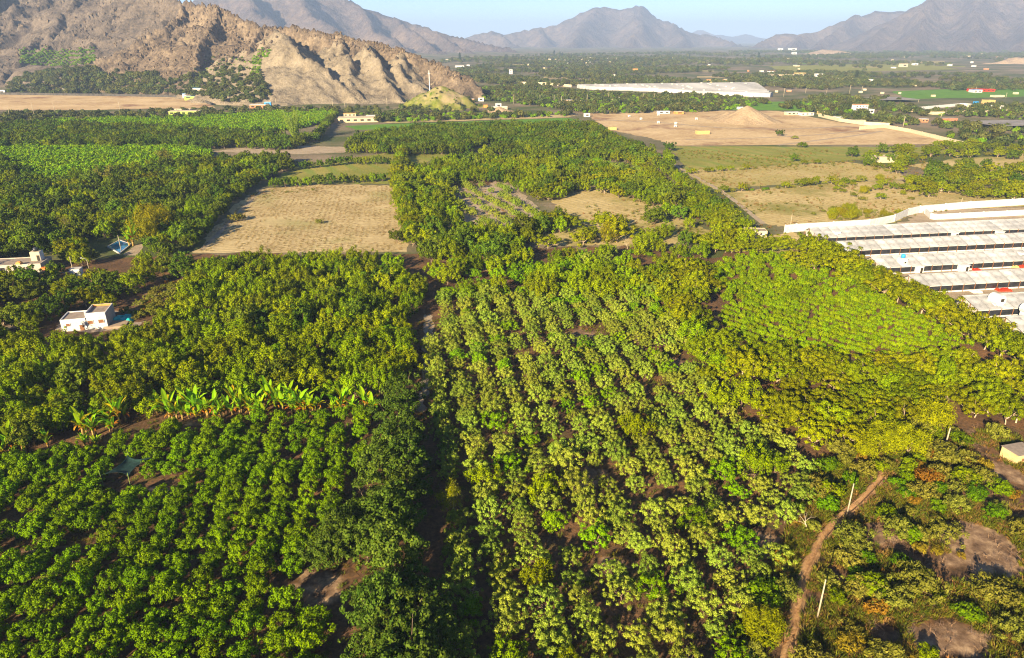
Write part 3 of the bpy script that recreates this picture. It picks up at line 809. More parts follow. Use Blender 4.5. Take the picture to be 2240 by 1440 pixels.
def put(k, px, py, s=1.0, z=2.0, where=None):
    x, y = G(px, py, z)
    TREES[k].append((x, y, s * RNG.uniform(0.94, 1.06), RNG.uniform(0, 6.283), int(RNG.integers(len(KIND[k]))), 0.0, where))

def row(k, pts, step, s=1.0, z=2.0, jit=0.2, sv=0.12, where=None):
    kk = [k] if isinstance(k, str) else k
    g = [np.array(G(*p, z)) for p in pts]
    for a, b in zip(g[:-1], g[1:]):
        L = np.linalg.norm(b - a); n = max(1, int(L / step))
        for i in range(n):
            q = a + (b - a) * (i + RNG.uniform(-jit, jit)) / n + RNG.normal(0, jit * 1.2, 2)
            kn = kk[int(RNG.integers(len(kk)))]
            TREES[kn].append((q[0], q[1], s * RNG.uniform(1 - sv, 1 + sv), RNG.uniform(0, 6.283), int(RNG.integers(len(KIND[kn]))), 0.0, where))

def on_hill(kinds, poly, n, smin, smax, where):
    """trees standing on the slopes where the photo shows them"""
    xs = [p[0] for p in poly]; ys = [p[1] for p in poly]; c = 0; tries = 0
    while c < n and tries < n * 8:
        tries += 1
        px, py = RNG.uniform(min(xs), max(xs)), RNG.uniform(min(ys), max(ys))
        if not in_poly(px, py, poly): continue
        h = hill_hit(px, py)
        if h is None: continue
        k = kinds[int(RNG.integers(len(kinds)))]; c += 1
        TREES[k].append((h[0], h[1], RNG.uniform(smin, smax), RNG.uniform(0, 6.283), int(RNG.integers(len(KIND[k]))), h[2] - 0.5, where))

for q in [(195, 705, 10), (248, 560, 8), (262, 566, 8), (280, 560, 8), (255, 580, 8), (265, 595, 8), (245, 600, 7), (270, 612, 6), (250, 575, 7), (250, 690, 6), (190, 735, 3.5), (50, 585, 14), (165, 602, 7), (262, 540, 11), (300, 545, 5), (458, 712, 3.5), (280, 1030, 4.2), (1655, 520, 8), (2215, 1015, 8), (645, 300, 8),
          (330, 660, 9), (370, 640, 9), (345, 690, 6), (95, 590, 8), (50, 700, 2.5), (270, 700, 5), (1787, 1355, 1.5), (1852, 1128, 1.5), (2067, 970, 1.5), (990, 1100, 3.4), (690, 1285, 4.2), (270, 1050, 3), (290, 1060, 3),
          (400, 252, 20), (780, 262, 30), (645, 332, 8), (20, 600, 8), (180, 615, 5)]:
    keep_out(*q)

kn = bpy.data.objects['grassy_knoll']
for q in RNG.choice(len(kn.data.vertices), 260, replace=False):
    c_ = kn.data.vertices[int(q)].co
    if c_.z > 0.5: TREES['far_green_tree' if q % 2 else 'far_tree'].append((c_.x + kn.location.x, c_.y + kn.location.y, RNG.uniform(.16, .42), RNG.uniform(0, 6.28), int(RNG.integers(4)), c_.z - 0.3, None))
# near orchard of young trees
plant(['young_fruit_tree'], [(-260, 1040), (0, 985), (140, 985), (330, 935), (420, 930), (560, 905), (830, 900), (800, 985), (770, 1080), (712, 1225), (640, 1250), (620, 1300), (700, 1330), (740, 1440), (740, 1560), (-420, 1560)], 3.8, 4.3, 1.4, 0.07, 0.025, 0.78, 0.98, where='young green fruit tree', near='Rrow left of the windbreak',
      holes=[(350, 1075, 2.2), (60, 1215, 2.4), (170, 1195, 2.0), (560, 1110, 1.5), (430, 930, 2)])
# windbreak between the two orchards
for q in [(880, 862, .95), (868, 905, 1), (893, 945, .9), (852, 965, 1.0), (885, 1005, 1.0), (838, 1030, 1.0), (890, 1060, 1.0), (770, 1125, 0.9), (825, 1115, .95), (745, 1180, 0.85), (800, 1185, .95), (862, 1140, 1.05),
          (870, 1215, 1.0), (880, 1290, 1.0), (835, 1340, .95), (870, 1390, 1.0), (890, 1450, 1.0), (815, 1420, .85), (955, 1345, .8), (960, 1400, .7), (800, 1280, .6), (840, 1500, 1), (930, 1480, .9), (700, 1200, .6)]:
    put('windbreak_tree', q[0], q[1], q[2] * 1.0, 4.0)
# broad dark-lobed orchard left of the middle
plant(['broad_fruit_tree', 'dark_tree', 'fresh_fruit_tree'], [(-330, 1000), (-330, 760), (0, 735), (120, 735), (200, 742), (330, 712), (360, 650), (420, 605), (425, 566), (640, 562), (885, 562), (925, 640), (905, 700), (900, 780), (880, 850), (820, 862), (700, 840), (560, 848), (340, 878), (230, 905), (140, 920), (0, 975)], 4.9, 5.3, 3.2, 0.2, 0.06, 0.72, 1.12, weights=[0.8, 0.1, 0.1],
      holes=[(800, 850, 3)])
# big dark trees around the compound
plant(['dark_tree', 'broad_fruit_tree', 'feathery_tree'], [(-330, 770), (-330, 560), (130, 545), (330, 560), (430, 556), (420, 600), (330, 640), (240, 660), (135, 672), (0, 730)], 6.0, 6.2, 4.0, 0.3, 0.12, 0.6, 1.05, weights=[0.66, 0.24, 0.1])
for q in range(46):
    put(['grey_bush', 'rusty_bush', 'grey_bush'][q % 3], *(lambda t_: (300 + 95 * t_ + RNG.normal(0, 16), 690 - 80 * t_ + RNG.normal(0, 12)))(RNG.random()), RNG.uniform(.45, .85), 0.8)
# pale orchard, centre
PALE = [(950, 690), (965, 640), (1120, 650), (1280, 640), (1430, 650), (1490, 700), (1530, 800), (1600, 895), (1740, 960), (1795, 1050), (1745, 1140), (1695, 1240), (1640, 1330), (1600, 1440), (1600, 1560), (960, 1560), (1000, 1460), (1000, 1340), (930, 1300), (945, 1200), (925, 1050), (935, 880)]
plant(['pale_fruit_tree', 'fresh_fruit_tree', 'broad_fruit_tree'], PALE, 4.2, 5.5, 2.0, 0.085, 0.04, 0.60, 0.92, weights=[0.86, 0.11, 0.03], where='orchard tree', near='Lrow right of the track',
      holes=[(1290, 1045, 3.2), (1275, 735, 4), (1475, 800, 3.4), (1345, 1240, 2.6), (1690, 1195, 3), (990, 1095, 4)])
plant(['fresh_fruit_tree', 'broad_fruit_tree', 'pale_fruit_tree'], [(965, 640), (930, 590), (1000, 575), (1160, 560), (1340, 548), (1440, 600), (1470, 640), (1430, 650), (1280, 640), (1120, 650)], 5.6, 5.8, 2.4, 0.22, 0.08, 0.8, 1.15, weights=[0.5, 0.35, 0.15])
# hedge of feathery trees right of the pale orchard and round the green crop
plant(['feathery_tree', 'broad_fruit_tree'], [(1395, 560), (1540, 565), (1560, 640), (1540, 690), (1585, 745), (1700, 768), (1860, 778), (2040, 768), (2240, 795), (2420, 850), (2420, 960), (2240, 905), (2080, 890), (1900, 945), (1790, 965), (1660, 912), (1535, 805), (1480, 705), (1430, 620)], 5.6, 5.6, 3.6, 0.25, 0.07, 0.7, 1.08, weights=[0.9, 0.1],
      holes=[(1615, 850, 4.5)])
row('feathery_tree', [(1765, 532), (1810, 555), (1860, 583), (1940, 620), (2020, 657), (2090, 695), (2160, 732), (2270, 784), (2400, 850)], 4.0, 1.35, 4.2, 0.15)
for q in [(1750, 560), (1785, 565)]: put('feathery_tree', q[0], q[1], 1.15, 4)
# low bright crop
plant(['crop_bush'], [(1572, 700), (1590, 665), (1760, 655), (1900, 640), (1990, 672), (2135, 752), (1990, 778), (1700, 775), (1600, 748)], 1.5, 3.7, 0.7, 0.09, 0.03, 0.7, 1.0, az=-44)
plant(['crop_bush', 'green_bush'], [(1560, 640), (1555, 575), (1640, 555), (1720, 555), (1790, 580), (1900, 625), (1960, 670), (1900, 660), (1760, 662), (1600, 668)], 2.2, 2.6, 0.7, 0.25, 0.2, 0.8, 1.35, az=-48, weights=[0.95, 0.05])
# scrub of the bottom right corner
SCRUB = [(1580, 1450), (1630, 1330), (1690, 1240), (1740, 1120), (1800, 1010), (1850, 960), (2000, 930), (2090, 930), (2240, 960), (2400, 1000), (2500, 1560), (1600, 1560)]
ditch_px = [(1728, 1440), (1735, 1390), (1742, 1340), (1749, 1300), (1757, 1260), (1774, 1225), (1792, 1192), (1812, 1165), (1832, 1142), (1852, 1125), (1872, 1110), (1893, 1088), (1915, 1066), (1930, 1045), (1720, 1490)]
ditch_fine = [(p_[0] + (q_[0] - p_[0]) * t_ / 4, p_[1] + (q_[1] - p_[1]) * t_ / 4) for p_, q_ in zip(ditch_px[:-2], ditch_px[1:-1]) for t_ in range(4)]
bare = [(a_, b_, 2.2) for a_, b_ in ditch_px] + [(a_ + 7, b_ + 24, 1.7) for a_, b_ in ditch_px] + [(1787, 1360, 1.8), (1790, 1330, 1.6), (1852, 1140, 2.0), (2140, 1195, 8.5), (2090, 1405, 6), (1935, 1390, 3), (2205, 1040, 4.5), (1930, 1160, 3.0), (1790, 1385, 2.2), (1740, 1360, 1.8), (1750, 1270, 1.8), (1790, 1195, 2), (1835, 1140, 2), (1875, 1108, 2), (1915, 1065, 2), (1735, 1440, 1.8), (2110, 1250, 5), (2190, 1240, 4.5)]
plant(['grey_bush', 'green_bush', 'rusty_bush', 'feathery_tree'], SCRUB, 3.3, 3.3, 1.0, 0.35, 0.22, 0.55, 1.2, holes=bare, weights=[0.42, 0.44, 0.14, 0.0])
for q in [('grey_bush', 2068, 1165, 1.1), ('rusty_bush', 2052, 1200, .75), ('rusty_bush', 2104, 1208, .5), ('grey_bush', 1965, 1165, 1.35), ('green_bush', 2015, 1262, 1), ('green_bush', 1905, 1285, 1.5), ('grey_bush', 1945, 1310, 1.2), ('willow_bush', 1985, 985, 1.0), ('willow_bush', 1930, 970, 1.1), ('willow_bush', 1895, 990, .8),
          ('willow_bush', 2035, 930, 1.2), ('rusty_bush', 2025, 1050, 1.7), ('rusty_bush', 2000, 1020, 1.3), ('green_bush', 2115, 1045, 1.4), ('green_bush', 2190, 1070, 1.3), ('grey_bush', 2080, 1000, 1.5), ('grey_bush', 2050, 1000, 1.2), ('rusty_bush', 2155, 1015, 1.1), ('green_bush', 1810, 1075, 1.3), ('rusty_bush', 1920, 1330, 1.3),
          ('green_bush', 1670, 1310, 1.4), ('green_bush', 1700, 1290, 1.2), ('willow_bush', 1660, 1380, .7)]:
    put(q[0], q[1], q[2], q[3], 1.0)
# middle distance blocks
plant(['broad_fruit_tree', 'dark_tree', 'feathery_tree'], [(868, 420), (880, 370), (1000, 345), (1220, 345), (1400, 380), (1500, 420), (1480, 450), (1290, 405), (1150, 440), (1050, 470), (1240, 480), (1160, 520), (1150, 560), (930, 560), (940, 530), (890, 520)], 6.0, 6.2, 3.2, 0.28, 0.1, 0.75, 1.25, weights=[0.55, 0.25, 0.2], outs=[[(975, 415), (1000, 385), (1120, 395), (1200, 470), (1180, 500), (1020, 498)]])
plant(['pale_fruit_tree'], [(985, 420), (1000, 395), (1110, 405), (1180, 460), (1190, 490), (1030, 490)], 4.0, 8.5, 2.0, 0.1, 0.2, 0.6, 0.85, az=-22)
plant(['feathery_tree', 'broad_fruit_tree', 'dark_tree'], [(1180, 545), (1130, 525), (1180, 470), (1240, 470), (1380, 480), (1460, 455), (1520, 400), (1600, 455), (1650, 505), (1630, 530), (1500, 545), (1340, 550)], 6.5, 6.5, 3.0, 0.35, 0.36, 0.55, 1.15, weights=[0.5, 0.35, 0.15], clump=(22, 0.44, 8))
row(['dark_tree', 'broad_fruit_tree', 'feathery_tree'], [(1290, 270), (1340, 300), (1430, 350), (1500, 400), (1560, 450), (1640, 500)], 4.0, 0.95, 3.0, 0.5)
row(['broad_fruit_tree', 'feathery_tree'], [(1310, 300), (1400, 360), (1480, 420), (1560, 480), (1600, 520)], 4.5, 0.9, 3.0, 0.6)
plant(['dark_tree', 'broad_fruit_tree'], [(770, 300), (900, 280), (1260, 270), (1300, 285), (1420, 330), (1430, 350), (1220, 340), (1120, 335), (1040, 330), (760, 330)], 6.4, 6.6, 3.2, 0.18, 0.06, 0.8, 1.2, weights=[0.8, 0.2], holes=[(1055, 330, 10), (1100, 322, 12)])
plant(['pale_fruit_tree', 'fresh_fruit_tree'], [(1220, 360), (1300, 350), (1420, 375), (1440, 400), (1290, 400)], 5, 5.4, 2, 0.2, 0.05, 0.7, 1.0, weights=[0.7, 0.3])
row(['broad_fruit_tree', 'dark_tree'], [(600, 400), (700, 393), (860, 385)], 5.5, .85, 3)
row(['broad_fruit_tree', 'dark_tree'], [(640, 362), (760, 350), (860, 350)], 5.5, .8, 3)
row(['feathery_tree', 'broad_fruit_tree'], [(880, 330), (870, 370), (875, 420), (890, 480), (905, 530)], 5, 1.0, 3)
# left forest
plant(['dark_tree', 'broad_fruit_tree', 'feathery_tree', 'grey_bush'], [(-420, 600), (-420, 350), (0, 345), (100, 400), (300, 365), (450, 345), (600, 340), (650, 350), (560, 395), (500, 430), (450, 470), (400, 530), (330, 555), (240, 560), (130, 552), (0, 565)], 6.0, 6.2, 3.5, 0.33, 0.06, 0.6, 1.25, weights=[0.55, 0.28, 0.1, 0.07])
plant(['far_green_tree'], [(-420, 400), (-420, 320), (60, 318), (420, 318), (470, 335), (380, 352), (120, 395), (0, 400)], 4.2, 4.6, 2.0, 0.15, 0.02, 0.9, 1.2)
plant(['dark_tree', 'broad_fruit_tree'], [(-420, 330), (-420, 272), (0, 272), (100, 268), (340, 278), (560, 290), (700, 296), (640, 320), (480, 318), (0, 318)], 6.4, 6.8, 3.5, 0.3, 0.05, 0.7, 1.2, weights=[0.75, 0.25])
plant(['far_green_tree'], [(60, 262), (360, 255), (560, 246), (735, 240), (725, 262), (640, 280), (560, 285), (340, 276), (120, 266)], 3.6, 6.5, 2.0, 0.1, 0.02, 0.9, 1.15, az=28)
row(['broad_fruit_tree', 'dark_tree'], [(735, 245), (715, 270), (690, 300)], 5, .9, 3)
row(['broad_fruit_tree', 'dark_tree'], [(540, 400), (500, 430), (450, 490), (400, 540)], 4.0, .75, 2.5)
for q in [('willow_bush', 335, 505, 1.9), ('willow_bush', 322, 520, 1.5), ('green_bush', 395, 510, 2.6), ('dark_tree', 410, 520, .8), ('green_bush', 375, 520, 2.2), ('feathery_tree', 470, 420, 1.0), ('broad_fruit_tree', 540, 405, 1.1), ('grey_bush', 518, 474, 1.4), ('grey_bush', 697, 480, .8), ('dark_tree', 868, 520, .8),
          ('feathery_tree', 1320, 500, 1.5), ('feathery_tree', 1350, 520, 1.5), ('willow_bush', 1335, 520, 1.3), ('broad_fruit_tree', 1460, 345, 1.2), ('dark_tree', 1465, 325, 1.0), ('green_bush', 1460, 465, 2.4), ('feathery_tree', 420, 640, .9)]:
    put(q[0], q[1], q[2], q[3], 2.0)
# right fields: hedges and scattered trees
row(['green_bush', 'feathery_tree'], [(1570, 545), (1640, 545), (1720, 540)], 3.0, 0.9, 1.5, 0.4)
row(['green_bush', 'broad_fruit_tree'], [(1380, 545), (1480, 552), (1560, 556)], 4.0, 0.9, 2, 0.4)
row(['feathery_tree', 'grey_bush'], [(1500, 376), (1620, 367), (1760, 356), (1880, 350)], 6.5, .55, 1.5, 0.4)
row(['feathery_tree', 'grey_bush', 'green_bush'], [(1570, 416), (1700, 408), (1800, 398), (1900, 392)], 4.5, .7, 1.5, 0.4)
plant(['feathery_tree', 'dark_tree', 'grey_bush'], [(1880, 360), (1980, 322), (2090, 312), (2420, 330), (2420, 345), (2100, 340), (2000, 350), (1960, 378)], 7.5, 7.5, 2, 0.4, 0.3, 0.55, 1.1, weights=[0.6, 0.25, 0.15])
plant(['feathery_tree', 'dark_tree', 'grey_bush'], [(1960, 410), (2000, 382), (2080, 368), (2420, 370), (2420, 425), (2200, 430), (2100, 425)], 6.5, 6.8, 2, 0.35, 0.22, 0.6, 1.15, weights=[0.7, 0.18, 0.12])
plant(['feathery_tree', 'willow_bush', 'grey_bush'], [(1780, 402), (1950, 380), (2000, 400), (2050, 430), (1960, 440), (1870, 430)], 6.5, 7.5, 2, 0.35, 0.5, 0.4, 0.8, weights=[0.6, 0.15, 0.25])
plant(['willow_bush', 'grey_bush'], [(1760, 470), (1810, 445), (1900, 460), (1990, 462), (1930, 484), (1800, 480)], 4.5, 4.5, 1, 0.35, 0.35, 0.4, 0.75)
for q in [('dark_tree', 1737, 347, .8), ('feathery_tree', 1905, 343, 1.1), ('dark_tree', 1865, 338, .9), ('dark_tree', 1930, 330, 1), ('grey_bush', 1885, 390, 1.2), ('dark_tree', 2045, 372, 1.2), ('dark_tree', 2110, 368, 1.3), ('dark_tree', 2060, 375, 1.1), ('green_bush', 1754, 317, 1.8), ('dark_tree', 1706, 293, .8), ('dark_tree', 2218, 343, 1.0), ('grey_bush', 1740, 299, 1.2)]:
    put(q[0], q[1], q[2], q[3], 2.0)
# belts beyond the fields
plant(['far_tree', 'far_green_tree'], [(1040, 190), (1150, 183), (1250, 198), (1400, 205), (1560, 205), (1690, 222), (1560, 240), (1290, 244), (1180, 228), (1060, 215)], 8, 8, 3, 0.35, 0.15, 0.6, 1.1, weights=[0.5, 0.5])
plant(['far_green_tree', 'far_tree'], [(745, 262), (760, 246), (930, 244), (1100, 250), (1250, 244), (1260, 250), (1100, 255), (860, 264)], 6, 6, 2, 0.3, 0.3, 0.6, 1.0, weights=[0.7, 0.3])
plant(['far_tree'], [(-500, 262), (-500, 236), (0, 242), (200, 246), (420, 238), (560, 234), (740, 236), (730, 244), (540, 248), (380, 258), (100, 262)], 9, 9, 3, 0.4, 0.25, 0.5, 1.0)
on_hill(['far_tree'], [(0, 207), (20, 185), (60, 165), (160, 150), (250, 168), (340, 165), (365, 190), (350, 210), (200, 207)], 520, 0.7, 1.25, 'in the dark wood at the foot of the left hill')
on_hill(['far_tree'], [(365, 210), (350, 190), (420, 165), (500, 150), (570, 165), (595, 215), (560, 228), (480, 222), (440, 212)], 330, 0.45, 1.0, 'in the dark wood beside the scree slope')
on_hill(['far_tree', 'far_green_tree'], [(420, 165), (430, 140), (480, 120), (560, 130), (575, 165)], 90, 0.3, 0.6, 'dotted on the rocky slope')
on_hill(['far_green_tree'], [(548, 175), (556, 125), (575, 108), (600, 112), (572, 140), (565, 180)], 130, 0.4, 0.8, 'in the green gully of the scree slope')
for k_ in range(7):
    for j_ in range(46):
        h = hill_hit(45 + j_ * 3.6 + RNG.normal(0, 0.6), 112 + k_ * 4.4 + 7 * math.sin(j_ / 14.0) + RNG.normal(0, 0.3))
        if h: TREES['far_green_tree'].append((h[0], h[1], RNG.uniform(0.6, 0.95), RNG.uniform(0, 6.28), int(RNG.integers(4)), h[2] - 0.4, 'on the terraces of the left hill'))
plant(['far_tree'], [(610, 240), (640, 232), (900, 232), (1060, 236), (1100, 244), (900, 246)], 12, 12, 3, 0.4, 0.4, 0.5, 0.9)
plant(['far_tree', 'far_green_tree'], [(1700, 230), (1800, 205), (1960, 212), (2000, 235), (2240, 225), (2500, 225), (2500, 320), (2240, 322), (2100, 300), (2000, 275), (1900, 262), (1790, 250)], 9, 9, 3, 0.4, 0.3, 0.5, 1.1, weights=[0.75, 0.25], clump=(70, 0.46, 6))
plant(['far_tree'], [(980, 185), (1000, 150), (1100, 136), (1300, 140), (1700, 150), (1900, 160), (2500, 165), (2500, 190), (1950, 198), (1700, 190), (1560, 180), (1250, 185), (1050, 188)], 13, 13, 3, 0.45, 0.2, 0.7, 1.3, clump=(130, 0.45, 12))
plant(['far_tree'], [(960, 136), (1000, 124), (1300, 118), (1640, 112), (1900, 112), (2500, 112), (2500, 140), (2080, 142), (1900, 158), (1650, 146), (1200, 140)], 26, 26, 3, 0.45, 0.2, 0.9, 1.7, clump=(300, 0.45, 15))

# ------------------------------------------------------------------ trees into the scene
LABEL = {
    'young_fruit_tree': ('rounded young green fruit tree in the close planted rows before the banana plants', 'tree', 'young fruit trees in the near rows'),
    'pale_fruit_tree': ('pale olive-green fruit tree in the central orchard right of the dark windbreak', 'tree', 'pale fruit trees of the central orchard'),
    'fresh_fruit_tree': ('fresh bright green fruit tree standing among paler orchard trees', 'tree', 'bright green fruit trees'),
    'broad_fruit_tree': ('yellow-green broad fruit tree with upright lobes in the crowded orchard', 'tree', 'broad yellow-green fruit trees'),
    'dark_tree': ('dark green bushy tree among lighter trees of the valley', 'tree', 'dark green trees'),
    'windbreak_tree': ('tall grey-green windbreak tree in the dense strip between the two near orchards', 'tree', 'windbreak trees between the orchards'),
    'feathery_tree': ('feathery olive-yellow tree with flat spreading crown along the field hedges', 'tree', 'feathery hedge trees'),
    'crop_bush': ('low bright lime-green crop plant in the small field beside the long sheds', 'plant', 'lime-green crop plants'),
    'grey_bush': ('grey-green scrub bush on rough dry ground', 'bush', 'grey-green scrub bushes'),
    'green_bush': ('bright green leafy bush on rough dry ground', 'bush', 'bright green bushes'),
    'rusty_bush': ('rusty orange dried bush in the scrub by the ditch', 'bush', 'rusty dried bushes'),
    'willow_bush': ('tall yellowish willowy bush with fine narrow leaves', 'bush', 'willowy bushes'),
    'far_tree': ('small dark tree in the hazy belts across the valley', 'tree', 'dark trees across the valley'),
    'far_green_tree': ('small bright green tree in the distant planted rows', 'tree', 'green trees in distant rows'),
}
TALL = {'windbreak_tree': 4, 'feathery_tree': 3.6, 'dark_tree': 3.5, 'broad_fruit_tree': 3}
SHORT = {'young_fruit_tree': 'young green fruit tree', 'pale_fruit_tree': 'pale olive fruit tree', 'fresh_fruit_tree': 'bright green fruit tree', 'broad_fruit_tree': 'broad yellow-green fruit tree', 'dark_tree': 'dark green bushy tree',
         'windbreak_tree': 'tall grey-green windbreak tree', 'feathery_tree': 'feathery olive-yellow tree', 'crop_bush': 'low lime-green crop plant', 'grey_bush': 'grey-green scrub bush', 'green_bush': 'bright green bush', 'rusty_bush': 'rusty dried bush', 'willow_bush': 'yellowish willowy bush', 'far_tree': 'small dark tree', 'far_green_tree': 'small green tree'}
MARKS = [(n_,) + tuple(G(*p_)) for n_, p_ in [('the white house', (195, 705)), ('the flat-roofed compound', (40, 590)), ('the blue water basin', (262, 540)), ('the tiny white orchard hut', (458, 716)), ('the left corner of the dry field', (430, 550)), ('the right corner of the dry field', (885, 550)), ('the far edge of the dry field', (700, 405)),
         ('the dark shade net', (280, 1040)), ('the half-bare tree in the orchard', (990, 1115)), ('the bottom edge of the windbreak', (860, 1430)), ('the top of the windbreak', (880, 880)), ('the lower concrete pole', (1787, 1355)), ('the upper concrete pole', (1852, 1128)), ('the adobe house', (2215, 1010)), ('the arched white tower', (2171, 700)), ('the cream field hut', (1655, 522)),
         ('the left end of the white wall', (1730, 505)), ('the long cream building in the fields', (1945, 356)), ('the lone slim meadow tree', (1461, 374)), ('the bamboo clump', (646, 308)), ('the lime-green house', (400, 252)), ('the big sand heap', (1642, 265)), ('the long cream walled building', (782, 268)), ('the tower with the blue tank', (1968, 600)), ('the brown slope above the house', (350, 655)), ('the pale central fields', (1380, 480)), ('the grassy knoll', (960, 230)), ('the bend of the hill scree', (600, 235))]]

def joined(name, tm, cm):
    me = bpy.data.meshes.new(name)
    nv1, nv2 = len(tm.vertices), len(cm.vertices)
    co = np.zeros((nv1 + nv2) * 3, np.float32)
    a = np.zeros(nv1 * 3, np.float32); tm.vertices.foreach_get('co', a); b = np.zeros(nv2 * 3, np.float32); cm.vertices.foreach_get('co', b)
    co[:nv1 * 3] = a; co[nv1 * 3:] = b
    me.vertices.add(nv1 + nv2); me.vertices.foreach_set('co', co)
    l1, l2 = len(tm.loops), len(cm.loops)
    i1 = np.zeros(l1, np.int32); tm.loops.foreach_get('vertex_index', i1); i2 = np.zeros(l2, np.int32); cm.loops.foreach_get('vertex_index', i2)
    me.loops.add(l1 + l2); me.loops.foreach_set('vertex_index', np.concatenate([i1, i2 + nv1]))
    p1, p2 = len(tm.polygons), len(cm.polygons)
    s1 = np.zeros(p1, np.int32); tm.polygons.foreach_get('loop_start', s1); s2 = np.zeros(p2, np.int32); cm.polygons.foreach_get('loop_start', s2)
    me.polygons.add(p1 + p2); me.polygons.foreach_set('loop_start', np.concatenate([s1, s2 + l1]))
    me.update(calc_edges=True)
    me.materials.append(tm.materials[0]); me.materials.append(cm.materials[0])
    me.polygons.foreach_set('material_index', np.concatenate([np.zeros(p1, np.int32), np.ones(p2, np.int32)]))
    return me

def scatter(name, meshes, pts, label, cat=None):
    """one object of what nobody could count: a point for every plant, the plant meshes set on the points"""
    protos = bpy.data.collections.new(name + '_plants')
    for i, me in enumerate(meshes):
        protos.objects.link(bpy.data.objects.new('%s_plant_%d' % (name, i), me))
    me = bpy.data.meshes.new(name)
    n = len(pts)
    arr = np.array([(p[0], p[1], p[5] if len(p) > 5 else 0.0) for p in pts], np.float32)
    me.vertices.add(n); me.vertices.foreach_set('co', arr.ravel())
    for nm, typ, idx in (('size', 'FLOAT', 2), ('turn', 'FLOAT', 3)):
        at = me.attributes.new(nm, typ, 'POINT'); at.data.foreach_set('value', np.array([p[idx] for p in pts], np.float32))
    at = me.attributes.new('variant', 'INT', 'POINT'); at.data.foreach_set('value', np.array([p[4] for p in pts], np.int32))
    me.update()
    ng = bpy.data.node_groups.new(name, 'GeometryNodeTree')
    ng.interface.new_socket('Geometry', in_out='INPUT', socket_type='NodeSocketGeometry')
    ng.interface.new_socket('Geometry', in_out='OUTPUT', socket_type='NodeSocketGeometry')
    n_, l_ = ng.nodes, ng.links
    gi = n_.new('NodeGroupInput'); go = n_.new('NodeGroupOutput')
    iop = n_.new('GeometryNodeInstanceOnPoints'); ci = n_.new('GeometryNodeCollectionInfo')
    ci.inputs['Collection'].default_value = protos
    ci.inputs['Separate Children'].default_value = True; ci.inputs['Reset Children'].default_value = True
    iop.inputs['Pick Instance'].default_value = True
    def attr(nm, t):
        a = n_.new('GeometryNodeInputNamedAttribute'); a.data_type = t; a.inputs['Name'].default_value = nm
        return a.outputs['Attribute']
    cx = n_.new('ShaderNodeCombineXYZ'); e2r = n_.new('FunctionNodeEulerToRotation')
    l_.new(attr('turn', 'FLOAT'), cx.inputs['Z']); l_.new(cx.outputs[0], e2r.inputs[0])
    l_.new(gi.outputs[0], iop.inputs['Points']); l_.new(ci.outputs[0], iop.inputs['Instance'])
    l_.new(attr('variant', 'INT'), iop.inputs['Instance Index'])
    l_.new(e2r.outputs[0], iop.inputs['Rotation']); l_.new(attr('size', 'FLOAT'), iop.inputs['Scale'])
    l_.new(iop.outputs[0], go.inputs[0])
    o = obj(name, me)
    md = o.modifiers.new('plants', 'NODES'); md.node_group = ng
    tag(o, label, cat, kind='stuff')
    return o

N_TREES = {}
for k, lst in TREES.items():
    if not lst: continue
    arr = np.array([(t[0], t[1], t[2]) for t in lst])
    px, py = proj(arr[:, 0], arr[:, 1], TALL.get(k, 1.5))
    dist = np.sqrt(arr[:, 0] ** 2 + arr[:, 1] ** 2 + H * H)
    mg = 12 + 3.0 * F / dist
    vis = (px > -mg) & (px < 2240 + mg) & (py > 0) & (py < 1440 + mg)
    order = np.argsort(np.where(vis, dist, 1e9))
    n_ind = min(300, int(vis.sum()))
    N_TREES[k] = (len(lst), n_ind)
    lab, cat, grp = LABEL[k]
    chosen = list(order[:n_ind])
    names = {}
    grid = {}
    for j in chosen:
        wh = lst[j][6]
        if isinstance(wh, tuple): grid.setdefault((wh[0], wh[1]), []).append(j)
    for (where, near), js in grid.items():
        rows = sorted({lst[j][6][2] for j in js}, reverse=(near[0] == 'R'))
        for j in js:
            _, _, ri, ti = lst[j][6]
            tis = sorted(lst[q][6][3] for q in js if lst[q][6][2] == ri)
            names[j] = '%s, %s %s, %s such from front' % (SHORT[k], nth(rows.index(ri) + 1), near[1:], nth(tis.index(ti) + 1))
    loose = [j for j in chosen if j not in names]
    marks = MARKS
    byp = {}
    for j in loose:
        d_ = [(lst[j][0] - m[1]) ** 2 + (lst[j][1] - m[2]) ** 2 for m in marks]
        byp.setdefault(int(np.argmin(d_)), []).append((min(d_), j))
    for mi, js in byp.items():
        js.sort()
        for r_, (_, j) in enumerate(js):
            names[j] = '%s, %s nearest %s' % (SHORT[k], nth(r_ + 1) if r_ else 'the one', marks[mi][0])
    for j in chosen:
        x, y, s, r, v, z = lst[j][:6]
        tm, cm = KIND[k][v]
        t = thing(k, names[j], cat, (x, y, z), r, grp, (s * RNG.uniform(.88, 1.14), s * RNG.uniform(.88, 1.14), s * RNG.uniform(.82, 1.18)))
        obj('trunk', tm, t); obj('crown', cm, t)
    rest = [lst[j] for j in order[n_ind:]]
    if rest:
        scatter('%s_woods' % k.replace('_tree', '').replace('_bush', '_scrub'), [joined(k + '_whole', *KIND[k][v]) for v in range(len(KIND[k]))], rest, 'further ' + lab.split(' in ')[0].split(' with ')[0] + 's massed together beyond the nearer ones', 'trees')

